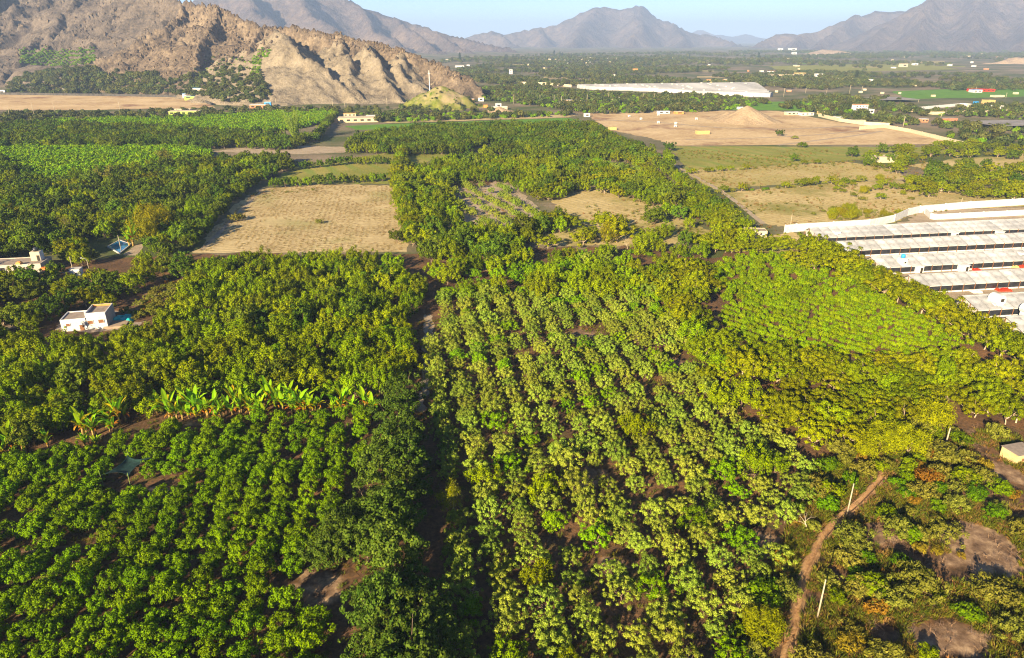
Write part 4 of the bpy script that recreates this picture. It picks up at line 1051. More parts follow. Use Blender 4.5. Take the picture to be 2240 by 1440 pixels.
# rock outcrops of the hill
def boulder(seed, mat):
    rg = np.random.default_rng(seed); mb = MB()
    n1, n2 = 5, 7
    vs = [(0, 0, 1.0 * rg.uniform(.8, 1.2))]
    for i in range(1, n1):
        th = math.pi * i / n1
        for j in range(n2):
            a = 2 * math.pi * (j + rg.uniform(-.3, .3)) / n2; r = rg.uniform(0.6, 1.25)
            vs.append((math.sin(th) * math.cos(a) * r, math.sin(th) * math.sin(a) * r * 0.8, math.cos(th) * r * 1.1))
    vs.append((0, 0, -1.0))
    fs = [(0, 1 + j, 1 + (j + 1) % n2) for j in range(n2)]
    for i in range(n1 - 2):
        for j in range(n2):
            p, q = 1 + i * n2 + j, 1 + i * n2 + (j + 1) % n2
            fs += [(p, p + n2, q), (q, p + n2, q + n2)]
    l0 = 1 + (n1 - 2) * n2
    fs += [(l0 + (j + 1) % n2, l0 + j, len(vs) - 1) for j in range(n2)]
    return mb.add(vs, fs).mesh('boulder', mat)
m_boul = rock_mat('boulder_rock', (0.115, 0.083, 0.055), (0.04, 0.031, 0.024), (0.21, 0.155, 0.10), scale=0.05)
bpts = []
def outcrops(poly, n, smin, smax, thr):
    xs = [p[0] for p in poly]; ys = [p[1] for p in poly]; c = 0; t_ = 0
    while c < n and t_ < n * 10:
        t_ += 1
        px, py = RNG.uniform(min(xs), max(xs)), RNG.uniform(min(ys), max(ys))
        if not in_poly(px, py, poly) or fbm(np.array(px / 22.0), np.array(py / 14.0), 88, 3) < thr: continue
        h = hill_hit(px, py)
        if h is None: continue
        bpts.append((h[0], h[1], smin * (smax / smin) ** (RNG.random() ** 2), RNG.uniform(0, 6.28), int(RNG.integers(6)), h[2])); c += 1
outcrops([(250, 150), (330, 85), (400, 20), (480, 14), (515, 34), (570, 56), (620, 70), (575, 130), (470, 150), (420, 180), (330, 170)], 900, 0.8, 3.2, 0.5)
outcrops([(640, 58), (750, 76), (850, 98), (950, 129), (1050, 185), (1000, 182), (930, 150), (850, 125), (740, 100), (650, 75)], 600, 0.8, 3.0, 0.44)
outcrops([(0, 0), (380, 0), (300, 90), (200, 120), (60, 120), (0, 170)], 300, 0.8, 3.5, 0.52)
scatter('rock_outcrops', [boulder(400 + q, m_boul) for q in range(6)], bpts, 'broken rock outcrops over the dry hill', 'rocks')

# grass and weeds
tufts_g = [tuft_mesh('grass_tuft', s, 0.7, 0.9, 34, 0.07, L_GRASS) for s in range(3)]
tufts_d = [tuft_mesh('dry_tuft', s + 10, 0.7, 0.7, 30, 0.06, L_DRYG) for s in range(3)]
def tuft_points(poly, n, smin, smax, nv, clump=None, holes=()):
    g = ground_box(poly, 0); out = []
    x = RNG.uniform(g[:, 0].min(), g[:, 0].max(), n * 3); y = RNG.uniform(g[:, 1].min(), g[:, 1].max(), n * 3)
    px, py = proj(x, y, 0.0)
    ok = in_poly(px, py, poly)
    if clump: ok &= fbm(x / clump[0], y / clump[0], 21, 3) > clump[1] + RNG.normal(0, 0.05, x.shape)
    for hx, hy, hr in holes:
        qx, qy = G(hx, hy); ok &= (x - qx) ** 2 + (y - qy) ** 2 > hr * hr
    x, y = x[ok][:n], y[ok][:n]
    return [(a, b, RNG.uniform(smin, smax), RNG.uniform(0, 6.28), int(RNG.integers(nv))) for a, b in zip(x, y)]
soft = [(h[0], h[1], h[2] * 0.7) for h in bare if h[2] > 2.35] + [(a_, b_, 1.15) for a_, b_ in ditch_fine]
scatter('grass', tufts_g + tufts_d, tuft_points(SCRUB, 12000, 0.5, 1.6, 6, (7, 0.40), soft), 'green and rusty grass tufts between the bushes beside the ditch', 'grass')
brush = [branch_mesh('dry_brush', 300 + q, 2.2, 0.05, plain('brush_wood_%d' % q, ((0.20, 0.12, 0.075), (0.30, 0.19, 0.11), (0.15, 0.10, 0.08))[q], 0.9, 0.2, 2.0), 3, 1.1, 0.6, 3) for q in range(3)]
scatter('dry_brush', brush, tuft_points(SCRUB, 900, 0.5, 1.2, 3, (9, 0.40)), 'brown dry brushwood between the bushes and on the bare ground', 'brushwood')
scatter('orchard_weeds', tufts_g[:2] + tufts_d[:1], tuft_points([(-200, 1560), (0, 900), (900, 700), (1500, 700), (1700, 1000), (1600, 1560)], 5200, 0.4, 0.9, 3, (6, 0.52)), 'weeds and dry grass under the orchard trees', 'weeds')
L_STUB = leaf_mat('leaf_stubble', (0.14, 0.10, 0.04), (0.34, 0.26, 0.12), 0.02, 0.7, 1.15, 0.1)
stubs = [tuft_mesh('stubble_tuft', 40 + q, 0.8, 0.42, 22, 0.06, L_STUB) for q in range(3)]
def stub_rows(poly, du, dv, az, drop, smin, smax):
    u = np.array([math.sin(az), math.cos(az)]); v = np.array([math.cos(az), -math.sin(az)]); g = ground_box(poly, 0); a = g @ u; b = g @ v
    A, B = np.meshgrid(np.arange(a.min(), a.max(), du), np.arange(b.min(), b.max(), dv))
    A = (A + RNG.normal(0, du * .3, A.shape)).ravel(); B = (B + RNG.normal(0, dv * .2, B.shape)).ravel()
    x = A * u[0] + B * v[0]; y = A * u[1] + B * v[1]; px, py = proj(x, y, 0.0)
    ok = in_poly(px, py, poly) & (RNG.random(x.shape) > drop) & (fbm(x / 11, y / 11, 51, 4) > 0.36 + RNG.normal(0, 0.06, x.shape))
    return [(i, j, RNG.uniform(smin, smax), RNG.uniform(0, 6.28), int(RNG.integers(3))) for i, j in zip(x[ok], y[ok])]
DRY = [(430, 550), (470, 502), (528, 444), (572, 414), (700, 406), (866, 408), (878, 450), (888, 549)]
scatter('stubble', stubs, stub_rows(DRY, 1.0, 2.3, ROW_AZ, 0.15, 0.6, 1.5), 'dry straw stubble standing in rows on the square bare field', 'stubble')
OLIVE = [(1495, 376), (1850, 356), (1955, 373), (1980, 391), (1700, 404), (1565, 413)]; PALEF = [(1595, 424), (1800, 404), (1950, 398), (2100, 430), (1960, 484), (1745, 497), (1690, 488)]
scatter('field_stubble', stubs + tufts_g[:0], stub_rows(OLIVE, 1.6, 3.6, math.radians(-40), 0.2, 0.8, 2.0) + stub_rows(PALEF, 1.6, 3.6, math.radians(-40), 0.4, 0.6, 1.6), 'straw stubble in slanting rows on the right-hand fields', 'stubble')
scatter('field_grass', tufts_g + tufts_d, tuft_points([(520, 425), (860, 400), (1500, 330), (2060, 325), (2240, 440), (1960, 480), (1600, 530), (880, 540)], 4500, 0.5, 1.6, 6, (22, 0.53), [(600, 470, 40), (700, 470, 45), (800, 470, 40), (700, 520, 40), (600, 520, 40), (830, 520, 30)]), 'grass tufts along the field edges', 'grass')

# ------------------------------------------------------------------ banana plants
m_ban = leaf_mat('banana_leaf', (0.13, 0.30, 0.012), (0.32, 0.46, 0.04), 0.03, 0.8, 1.2, 0.35, 0.35)
m_bany = leaf_mat('banana_leaf_yellow', (0.36, 0.33, 0.02), (0.50, 0.42, 0.04), 0.03, 0.8, 1.15, 0.35)
m_band = leaf_mat('banana_leaf_dry', (0.38, 0.16, 0.03), (0.55, 0.27, 0.05), 0.03, 0.7, 1.15, 0.2)
m_bstem = plain('banana_stem', (0.30, 0.20, 0.06), 0.7, 0.3, 4.0)
def banana_leaf(name, seed, L, W, droop, mat, n=7):
    rg = random.Random(seed); v, f = [], []
    x = z = 0.0; ang = math.radians(80)
    for i in range(n + 1):
        t = i / n
        w = W * (math.sin(math.pi * min(1, t * 0.93 + 0.07)) ** 0.55) * (0.25 if i == 0 else 1.0) / 2
        if i == n: w = 0.02
        lift = w * 0.35
        j = rg.uniform(0.8, 1.05)
        v += [(x, -w * j, z + lift), (x, 0, z), (x, w * j, z + lift)]
        ang -= droop / n * (0.6 + t)
        x += math.cos(ang) * L / n; z += math.sin(ang) * L / n
    for i in range(n):
        a = i * 3
        f += [(a, a + 3, a + 4, a + 1), (a + 1, a + 4, a + 5, a + 2)]
    me = bpy.data.meshes.new(name); me.from_pydata(v, [], f); me.materials.append(mat); me.update()
    return me
BL = [banana_leaf('banana_leaf', i, 2.9, 0.66, math.radians(d), m_ban) for i, d in enumerate((12, 32, 60, 95))]
BY = [banana_leaf('banana_leaf_yellow', i + 9, 2.6, 0.55, math.radians(d), m_bany) for i, d in enumerate((35, 80))]
BD = [banana_leaf('banana_leaf_dry', i + 20, 2.0, 0.36, math.radians(d), m_band) for i, d in enumerate((75, 130))]
sm = MB().tube([(0, 0, -0.1), (0.03, 0, 0.6), (0.0, 0.04, 1.15)], [0.2, 0.16, 0.1], 7).mesh('banana_stem', m_bstem, smooth=True)
bananas = [(8, 1000, .75), (28, 985, 1), (50, 985, .7), (75, 975, .9), (105, 975, .8), (165, 935, .9), (182, 950, 1.05), (205, 955, .9), (185, 975, .6), (210, 980, .55), (262, 930, 1.25), (250, 945, .7), (355, 905, 1.0), (372, 915, 1.1), (388, 918, .9), (415, 905, 1.2), (430, 910, 1.1), (440, 915, .8), (472, 905, .95), (485, 915, .8),
           (515, 895, 1.05), (530, 902, .9), (548, 905, .8), (570, 910, .9), (580, 915, .7), (592, 888, 1.15), (608, 895, 1.0), (632, 890, 1.1), (642, 905, .85), (655, 905, 1.0), (668, 900, 1.1), (680, 908, .9), (690, 905, .7), (735, 905, .8), (755, 900, 1.1), (772, 905, .8), (800, 898, 1.0), (815, 905, .8), (857, 792, .9), (1352, 590, .9), (292, 538, 1.6)]
bananas = bananas[:33] + [(455, 912, .9), (500, 908, .85), (540, 893, 1.0), (560, 898, .9), (620, 900, .9), (400, 908, .95), (560, 915, .6), (646, 893, 1.0), (700, 900, .8)] + bananas[33:]
for i, (px, py, s) in enumerate(bananas):
    x, y = G(px, py)
    if i < 5: lab = 'banana plant of the group at the left edge'
    elif i < 12: lab = 'banana plant of the clump above the shade net'
    elif i < 42: lab = 'banana plant in the long row above the young orchard'
    elif i < 47: lab = 'banana plant of the short clump beside the windbreak'
    else: lab = ('single banana plant among the broad fruit trees near the track', 'single banana plant at the top of the central orchard', 'banana plant with hanging dry leaves beside the blue basin')[i - 47]
    if i < 47:
        ga, gb = ((0, 5), (5, 12), (12, 42), (42, 47))[0 if i < 5 else 1 if i < 12 else 2 if i < 42 else 3]
        lab += ', ' + nth(1 + sorted(range(ga, gb), key=lambda q: bananas[q][0]).index(i)) + ' from its left end'
    t = thing('banana_plant', lab, 'banana plant', (x, y, 0), random.random() * 6.28, 'banana plants' if i < 47 else None, s * 1.5)
    for q in range(random.randint(2, 3)):
        ox, oy = (0, 0) if q == 0 else (random.uniform(-0.9, 0.9), random.uniform(-0.9, 0.9)); ss = 1.0 if q == 0 else random.uniform(0.6, 0.9)
        obj('stem', sm, t, (ox, oy, 0), 0, ss)
        a0 = random.random() * 6.28
        for j in range(random.randint(6, 8)):
            r = random.random()
            me = random.choice(BL[:3]) if j < 3 else (random.choice(BL[1:]) if r < 0.5 else random.choice(BY))
            obj('leaf', me, t, (ox, oy, (1.05 - 0.05 * j) * ss), a0 + j * 2.4 + random.uniform(-.3, .3), ss * random.uniform(0.75, 1.15))
        for j in range(random.randint(3, 5)):
            obj('dry_leaf', random.choice(BD), t, (ox, oy, 0.95 * ss), random.random() * 6.28, random.uniform(0.7, 1.0) * ss)

# ------------------------------------------------------------------ bare and special trees
def bare_tree(px, py, h, r, seed, label, mat=m_dead, name='bare_tree', depth=4, spread=0.75, curl=0, twigs=None, z=0, nb=3):
    x, y = G(px, py)
    t = thing(name, label, 'tree', (x, y, z), random.random() * 6)
    bm_ = branch_mesh('bare_branches', seed, h, r, mat, depth, spread, curl, nb)
    obj('branches', bm_, t)
    if twigs:
        rg = np.random.default_rng(seed + 5)
        n = twigs[1]
        bv = np.zeros(len(bm_.vertices) * 3, np.float32); bm_.vertices.foreach_get('co', bv); bv = bv.reshape(-1, 3)
        bv = bv[bv[:, 2] > h * 0.28]
        c = bv[rg.integers(len(bv), size=n)] + rg.normal(0, h * 0.03, (n, 3))
        obj('crown', quads_mesh('sparse_leaves', leaves(rg, c, unit(rg.normal(size=(n, 3))), twigs[2], twigs[3]), twigs[0]), t)
    return t
bare_tree(990, 1115, 7.0, 0.16, 5, 'half-bare yellowish tree with pale branches left in the central orchard', m_dead, depth=5, spread=0.6, twigs=(L_WILLOW, 2600, 0.42, 0.07))
bare_tree(1040, 1310, 5.0, 0.12, 8, 'leafless dead tree with bent pale limbs beside the windbreak', m_dead, depth=3, spread=0.8)
bare_tree(1018, 1436, 4.6, 0.12, 12, 'leafless dead tree at the bottom edge beside the windbreak', m_dead, depth=3, spread=0.9)
bare_tree(1765, 1160, 5.5, 0.13, 15, 'leaning dead tree with pale bark beside the ditch', m_dead, depth=3, spread=0.6)
bare_tree(365, 615, 6.0, 0.11, 18, 'thin bare tree above the brown slope near the white house', m_dead, depth=4, spread=0.5, twigs=(L_WILLOW, 700, 0.3, 0.06))
bare_tree(1372, 545, 8.0, 0.18, 21, 'bare forked tree with pale trunk at the top of the central orchard', m_dead, depth=4, spread=0.55)
bare_tree(365, 372, 16, 0.4, 25, 'tall thin-leaved brownish tree rising from the left woods', m_palebark, depth=4, spread=0.6, twigs=(L_GREY, 1600, 0.8, 0.3))
bare_tree(240, 405, 13, 0.35, 27, 'brownish thin tree with a bright trunk in the left woods', m_palebark, depth=4, spread=0.65, twigs=(L_GREY, 1500, 0.8, 0.3))
bare_tree(150, 512, 9, 0.25, 29, 'half-bare brownish tree above the flat-roofed compound', m_palebark, depth=5, spread=0.6, twigs=(L_WILLOW, 900, 0.4, 0.1))
bare_tree(2222, 925, 7, 0.2, 31, 'bare pale-stemmed tree behind the adobe house', m_dead, depth=5, spread=0.5)
bare_tree(1461, 374, 12, 0.22, 33, 'slim tall tree standing alone at the corner of the meadow', m_bark, depth=4, spread=0.35, twigs=(L_BROAD, 1500, 0.7, 0.4))
# bamboo clump
m_cane = plain('bamboo_green', (0.20, 0.26, 0.05), 0.6, 0.2, 1.0)
x, y = G(646, 308)
t = thing('bamboo_clump', 'tall fanning bamboo clump rising above the left woods', 'bamboo', (x, y, 0))
rg = np.random.default_rng(3)
for i in range(46):
    a = rg.uniform(0, 6.28); ln = rg.uniform(0.03, 0.34); hh = rg.uniform(17, 27)
    b = np.array([math.cos(a), math.sin(a), 0]) * rg.uniform(0.2, 1.6)
    d = np.array([math.cos(a) * ln, math.sin(a) * ln, 1.0])
    tip = b + d * hh + np.array([math.cos(a), math.sin(a), -1.0]) * ln * 6
    obj('cane', MB().tube([b, b + d * hh * 0.5, b + d * hh * 0.85, tip], [0.2, 0.18, 0.12, 0.04], 4, cap=False).mesh('bamboo_cane', m_cane), t)
    n = 90
    tt = rg.uniform(0.25, 1.0, (n, 1)); c = b + (tip - b) * tt + rg.normal(0, 0.35, (n, 3))
    obj('foliage', quads_mesh('bamboo_foliage', leaves(rg, c, unit(rg.normal(size=(n, 3))), 0.9, 0.25), L_CROP), t)
# tall conifers seen against the far slopes
m_cyp = leaf_mat('leaf_cypress', (0.02, 0.035, 0.016), (0.05, 0.07, 0.03), 0.02, 0.8, 1.2, 0.08)
cyp_me, cC = crown_mesh('cypress_crown', 77, 3.2, 20, 0.5, 40, 1.7, 900, 1.6, 1.0, m_cyp, squash=1.6)
cyp_tr = trunk_mesh('cypress_trunk', 77, cC, 0.5, 0.3, m_bark)
for i, (px, py, s, lab) in enumerate([(1006, 135, 1.35, 'tall narrow dark tree above the tip of the rocky hill'), (1058, 150, 0.7, 'narrow dark tree beside the far white buildings'), (1212, 122, 1.1, 'narrow dark tree before the central mountain, left one'), (1225, 122, 0.9, 'narrow dark tree before the central mountain, middle one'), (1230, 124, 0.8, 'narrow dark tree before the central mountain, small one'),
                                      (1389, 142, 0.9, 'narrow dark tree beside the small bare hillock'), (1659, 128, 1.1, 'lone narrow dark tree below the right-hand pass'), (1508, 130, 0.8, 'narrow dark tree on the far plain under the pass'), (1525, 160, 0.8, 'dark narrow tree on the far plain beyond the plastic houses'), (1872, 178, 0.9, 'rounded dark tree beside the far yellow building')]):
    x, y = G(px, py)
    t = thing('cypress_tree', lab, 'tree', (x, y, 0), i * 1.3, None, s); obj('trunk', cyp_tr, t); obj('crown', cyp_me, t)
# dry reeds and palms far right

# ------------------------------------------------------------------ buildings
m_white = plain('white_paint', (0.54, 0.535, 0.52), 0.7, 0.12, 0.8)
m_cream = plain('cream_render', (0.48, 0.40, 0.27), 0.8, 0.08, 0.6)
m_adobe = plain('adobe', (0.50, 0.40, 0.25), 0.9, 0.12, 1.0)
m_brick = plain('brick_red', (0.45, 0.20, 0.10), 0.9, 0.15, 0.8)
m_orange = plain('orange_paint', (0.50, 0.23, 0.06), 0.7, 0.1, 0.8)
m_yellow = plain('yellow_paint', (0.44, 0.32, 0.12), 0.7, 0.1, 0.8)
m_lime = plain('lime_paint', (0.32, 0.40, 0.08), 0.7, 0.1, 0.8)
m_roofg = plain('grey_roof', (0.25, 0.20, 0.16), 0.9, 0.15, 0.8)
m_conc = plain('concrete', (0.42, 0.39, 0.35), 0.9, 0.12, 0.8)
m_dark = plain('dark_opening', (0.03, 0.025, 0.02), 0.6, 0.2, 1.0)
m_wood = plain('brown_wood', (0.20, 0.09, 0.04), 0.7, 0.2, 2.0)
m_sheet = plain('roof_sheet', (0.44, 0.435, 0.43), 0.6, 0.2, 0.35)
_n, _l = m_sheet.node_tree.nodes, m_sheet.node_tree.links
_oi = _n.new('ShaderNodeObjectInfo'); _mr = _n.new('ShaderNodeMapRange'); _mr.inputs['To Min'].default_value = 0.72; _mr.inputs['To Max'].default_value = 1.1
_hs = _n.new('ShaderNodeHueSaturation'); _b = next(q for q in _n if q.type == 'BSDF_PRINCIPLED'); _src = _b.inputs['Base Color'].links[0].from_socket
_l.new(_oi.outputs['Random'], _mr.inputs['Value']); _l.new(_mr.outputs[0], _hs.inputs['Value']); _l.new(_src, _hs.inputs['Color']); _l.new(_hs.outputs[0], _b.inputs['Base Color'])
m_black = plain('black_curtain', (0.022, 0.024, 0.03), 0.35, 0.3, 0.5, spec=0.5)
m_blue = plain('blue_plastic', (0.03, 0.25, 0.55), 0.5, 0.1, 1.0)
m_teal = plain('teal_tarp', (0.02, 0.36, 0.34), 0.6, 0.25, 1.0)
m_red = plain('red_tarp', (0.75, 0.03, 0.01), 0.6, 0.15, 1.0)
m_net = plain('green_net', (0.010, 0.030, 0.026), 0.8, 0.3, 1.5)
m_rope = plain('bamboo_pole', (0.22, 0.30, 0.06), 0.7, 0.2, 2.0)
m_pole = plain('pole_concrete', (0.36, 0.30, 0.20), 0.8, 0.1, 1.0)
m_metal = plain('grey_metal', (0.5, 0.5, 0.5), 0.5, 0.1, 1.0)
m_plast = plain('white_netting', (0.38, 0.37, 0.36), 0.8, 0.2, 0.04)

def frame_window(t, x, y, z, w, h, rot=0.0, glass=m_wood, name='window', depth=0.10, fm=None):
    """a window set into a wall facing local -y; parts: window (> frame)"""
    wn_ = obj(name, MB().box(0, 0, 0, w, depth, h).mesh('window_pane', glass), t, (x, y, z), rot)
    if fm:
        fb = MB(); fr = 0.10
        fb.box(0, -0.02, -fr, w + 2 * fr, depth + 0.02, fr - 0.003); fb.box(0, -0.02, h + 0.003, w + 2 * fr, depth + 0.02, fr)
        fb.box(-w / 2 - fr / 2 - 0.002, -0.02, 0, fr, depth + 0.02, h); fb.box(w / 2 + fr / 2 + 0.002, -0.02, 0, fr, depth + 0.02, h)
        obj('frame', fb.mesh('window_frame', fm), wn_)
    return wn_

def parapet_box(t, cx, cy, sx, sy, hh, wall_m, roof_m, inner_m=None, par=0.55, th=0.18, name='wall'):
    mb = MB()
    for (ax, ay, bx, by) in ((0, -sy / 2 + th / 2, sx, th), (0, sy / 2 - th / 2, sx, th)):
        mb.box(cx + ax, cy + ay, 0, bx, by, hh + par)
    for (ax, ay, bx, by) in ((-sx / 2 + th / 2, 0, th, sy - 2 * th - 0.004), (sx / 2 - th / 2, 0, th, sy - 2 * th - 0.004)):
        mb.box(cx + ax, cy + ay, 0, bx, by, hh + par - 0.003)
    obj(name, mb.mesh('house_wall', wall_m), t)
    obj('roof', MB().box(cx, cy, hh - 0.2, sx - 2 * th - 0.01, sy - 2 * th - 0.01, 0.2).mesh('house_roof', roof_m), t)
    if inner_m:
        ib = MB()
        ib.box(cx, cy + sy / 2 - th - 0.03, hh + 0.01, sx - 2 * th - 0.02, 0.04, par - 0.03)
        ib.box(cx + sx / 2 - th - 0.03, cy - 0.03, hh + 0.012, 0.04, sy - 2 * th - 0.1, par - 0.03)
        obj('parapet_lining', ib.mesh('parapet_lining', inner_m), t)

# the white house
hx, hy = G(186, 722)
t = thing('white_house', 'white two-part flat-roofed house with brown windows and orange roof parapet among the trees', 'house', (hx, hy + 3.0, 0), math.radians(14), None, (1.05, 1.0, 0.76))
parapet_box(t, -3.0, 0.3, 6.0, 6.6, 4.3, m_white, m_roofg, None, 0.35)
parapet_box(t, 2.6, 0.8, 5.1, 7.2, 5.6, m_white, m_roofg, m_orange, 0.75)
obj('side_wall', MB().box(5.19, 0.8, 0, 0.06, 7.1, 6.2).mesh('side_wall', plain('shaded_wall', (0.34, 0.29, 0.25), 0.9, 0.1, 0.8)), t)  # shade of the right side put into a darker wall colour
obj('bay', MB().box(3.85, -3.05, 0, 2.5, 0.6, 6.2).mesh('bay', m_white), t)
frame_window(t, 0.4 + 0.6, -2.86, 2.1, 1.3, 1.35, 0, m_wood, fm=m_white)
frame_window(t, 3.8, -3.42, 2.5, 1.25, 1.3, 0, m_wood, fm=m_white)
frame_window(t, -4.3, -3.05, 2.0, 0.9, 1.0, 0, m_wood, fm=m_white)
obj('door', MB().box(-1.2, -3.05, 0, 1.0, 0.1, 2.1).mesh('door', m_wood), t)
obj('terrace', MB().box(6.8, -1.4, 0, 5.4, 5.2, 0.9).mesh('terrace', plain('terrace_concrete', (0.30, 0.22, 0.15), 0.9, 0.15, 0.8)), t)
obj('roof_tank', MB().tube([(-1.2, 2.0, 4.3), (-1.2, 2.0, 4.9), (-1.2, 2.0, 5.0)], [0.35, 0.35, 0.1], 10).mesh('roof_tank', m_white), t)
# teal tarp: a thick crumpled sheet
def crumpled(name, px, py, sx, sy, hz, mat, label, cat, seed, rot=0.0, group=None):
    x, y = G(px, py); n = 18
    a = np.linspace(-1, 1, n); A, B = np.meshgrid(a, a)
    rr = np.maximum(np.abs(A) ** 2.5, np.abs(B) ** 2.5)
    Z = hz * np.clip(1 - rr, 0, 1) ** 0.5 * (0.45 + 0.9 * fbm(A * 2.5 + seed, B * 2.5, seed, 3)) + 0.02
    e = 1 + 0.25 * (fbm(A * 2 + seed, B * 2 + 5, seed + 2, 2) - 0.5)
    return tag(obj(name, grid_mesh(name, A * sx / 2 * e, B * sy / 2 * e, Z, mat), None, (x, y, 0.03), rot), label, cat, group)
crumpled('tarp', 272, 700, 6.5, 5.0, 1.3, m_teal, 'crumpled teal tarpaulin over a heap beside the white house', 'tarpaulin', 4)
# tiny white hut in the orchard
x, y = G(458, 716)
t = thing('garden_hut', 'tiny white hut with a grey roof almost hidden in the broad orchard', 'hut', (x, y, 0), 0.2)
obj('wall', MB().box(0, 0, 0, 2.4, 2.2, 3.6).mesh('hut_wall', m_white), t); obj('roof', MB().box(0, 0, 3.605, 2.8, 2.6, 0.15).mesh('hut_roof', m_roofg), t); obj('door', MB().box(0.3, -1.12, 0, 0.8, 0.05, 1.9).mesh('hut_door', m_dark), t)
# compound at the left edge
x, y = G(35, 600)
t = thing('flat_roofed_compound', 'long low flat-roofed building with a roof hut at the left edge', 'building', (x, y + 4, 0), math.radians(10))
parapet_box(t, -4, 0, 24, 9, 3.3, plain('grey_render', (0.42, 0.36, 0.30), 0.9, 0.12, 0.8), m_roofg, None, 0.25)
obj('roof_hut', MB().box(5.0, 1.2, 3.32, 3.0, 3.0, 3.2).mesh('roof_hut', m_cream), t)
obj('hut_side', MB().box(6.55, 1.2, 3.31, 0.08, 2.9, 3.1).mesh('hut_side', m_white), t)
obj('hut_door', MB().box(5.9, -0.33, 3.32, 0.9, 0.06, 2.0).mesh('hut_door', m_dark), t)
obj('water_tank', MB().tube([(5.0, 1.2, 6.52), (5.0, 1.2, 7.5), (5.0, 1.2, 7.8)], [0.75, 0.75, 0.3], 12).mesh('roof_tank', m_black, smooth=True), t)
for wx in (-12, -8, -4, 0, 4): frame_window(t, wx, -4.5, 1.5, 1.4, 1.2, 0, m_dark, fm=m_white)
for (px, py, lab, s, mt, sd) in [(42, 578, 'orange tarpaulin heaped on the flat roof at the left edge', 1.8, m_orange, 6), (96, 590, 'red-orange tarpaulin in front of the flat-roofed compound', 2.0, plain('rust_tarp', (0.6, 0.12, 0.02), 0.7, 0.15, 1.0), 8)]:
    xx, yy = G(px, py, 3.5)
    o = crumpled('tarp', px, py, s, s * 0.8, 0.9, mt, lab, 'tarpaulin', sd); o.location = (xx, yy, 3.56)
x, y = G(170, 606)
t = thing('white_hut', 'small square white hut between two light poles near the compound', 'hut', (x, y, 0), 0.15)
obj('wall', MB().box(0, 0, 0, 3.2, 2.6, 3.0).mesh('hut_wall', m_white), t); obj('roof', MB().box(0, 0, 3.005, 3.4, 2.8, 0.15).mesh('hut_roof', m_conc), t)
frame_window(t, 0.2, -1.3, 1.3, 0.6, 0.6, 0, m_dark)
# basin with blue water
A = [G(236, 541), G(262, 556), G(287, 536), G(262, 527)]
t = thing('water_basin', 'walled basin of blue water beside the dirt path', 'basin', (0, 0, 0))
mb = MB()
for i in range(4):
    a, b = np.array(A[i]), np.array(A[(i + 1) % 4]); m = (a + b) / 2; L = np.linalg.norm(b - a)
    mb.box(m[0], m[1], 0, L + (0.35 if i % 2 else -0.36), 0.35, 0.45 + 0.004 * i, math.atan2(b[1] - a[1], b[0] - a[0]))
obj('rim', mb.mesh('basin_rim', m_conc), t)
mw, nn, ll = new_mat('basin_water')
b_ = N(nn, 'ShaderNodeBsdfPrincipled'); b_.inputs['Base Color'].default_value = (0.03, 0.16, 0.30, 1); b_.inputs['Roughness'].default_value = 0.06
nz_ = N(nn, 'ShaderNodeTexNoise'); nz_.inputs['Scale'].default_value = 2.0; bp_ = N(nn, 'ShaderNodeBump'); bp_.inputs['Strength'].default_value = 0.05
ll.new(nz_.outputs['Fac'], bp_.inputs['Height']); ll.new(bp_.outputs[0], b_.inputs['Normal'])
o_ = N(nn, 'ShaderNodeOutputMaterial'); ll.new(b_.outputs[0], o_.inputs[0])
me = bpy.data.meshes.new('basin_water'); me.from_pydata([(p[0], p[1], 0.34) for p in A], [], [(0, 1, 2, 3)]); me.materials.append(mw); me.update()
if me.polygons[0].normal.z < 0: me.flip_normals()
obj('water', me, t)

# shade net on canes
x, y = G(281, 1022, 2.2)
t = thing('shade_net', 'dark green shade net stretched between thin canes over the young orchard', 'shade net', (x, y, 0), math.radians(8))
n = 17; a = np.linspace(-1, 1, n); A_, B_ = np.meshgrid(a, a)
pull = 1 - 0.38 * (1 - A_ ** 2) * np.abs(B_) - 0.0 ; pull2 = 1 - 0.38 * (1 - B_ ** 2) * np.abs(A_)
NX, NY = A_ * 2.9 * pull2, B_ * 3.3 * pull
NZ = 2.5 - 0.55 * (1 - A_ ** 2) * (1 - B_ ** 2) + 0.12 * fbm(A_ * 3, B_ * 3, 4)
NX, NY = NX * 0.9 + NY * 0.35, NY - NX * 0.25
o = obj('net', grid_mesh('shade_net', NX, NY, NZ, m_net), t)
so = o.modifiers.new('thickness', 'SOLIDIFY'); so.thickness = 0.03
for (i, j) in ((0, 0), (0, n - 1), (n - 1, 0), (n - 1, n - 1)):
    cx_, cy_ = NX[i, j], NY[i, j]
    obj('pole', MB().tube([(cx_, cy_, 0), (cx_ * 1.02, cy_ * 1.02, 3.6)], [0.05, 0.04], 6).mesh('net_pole', m_rope), t)

# adobe house at the right edge
x, y = G(2222, 1017)
t = thing('adobe_house', 'small cream adobe house with one dark window at the right edge', 'house', (x + 1.5, y + 1.8, 0), math.radians(12), None, 0.8)
parapet_box(t, 0, 0, 6.0, 4.4, 2.6, plain('yellow_adobe', (0.52, 0.40, 0.19), 0.9, 0.14, 1.2), m_roofg, None, 0.12)
frame_window(t, -1.1, -2.2, 1.1, 0.7, 0.75, 0, m_wood)
obj('roof_slats', MB().box(0.2, 0.2, 2.75, 6.4, 4.8, 0.12, 0.05).mesh('roof_slats', m_roofg), t)
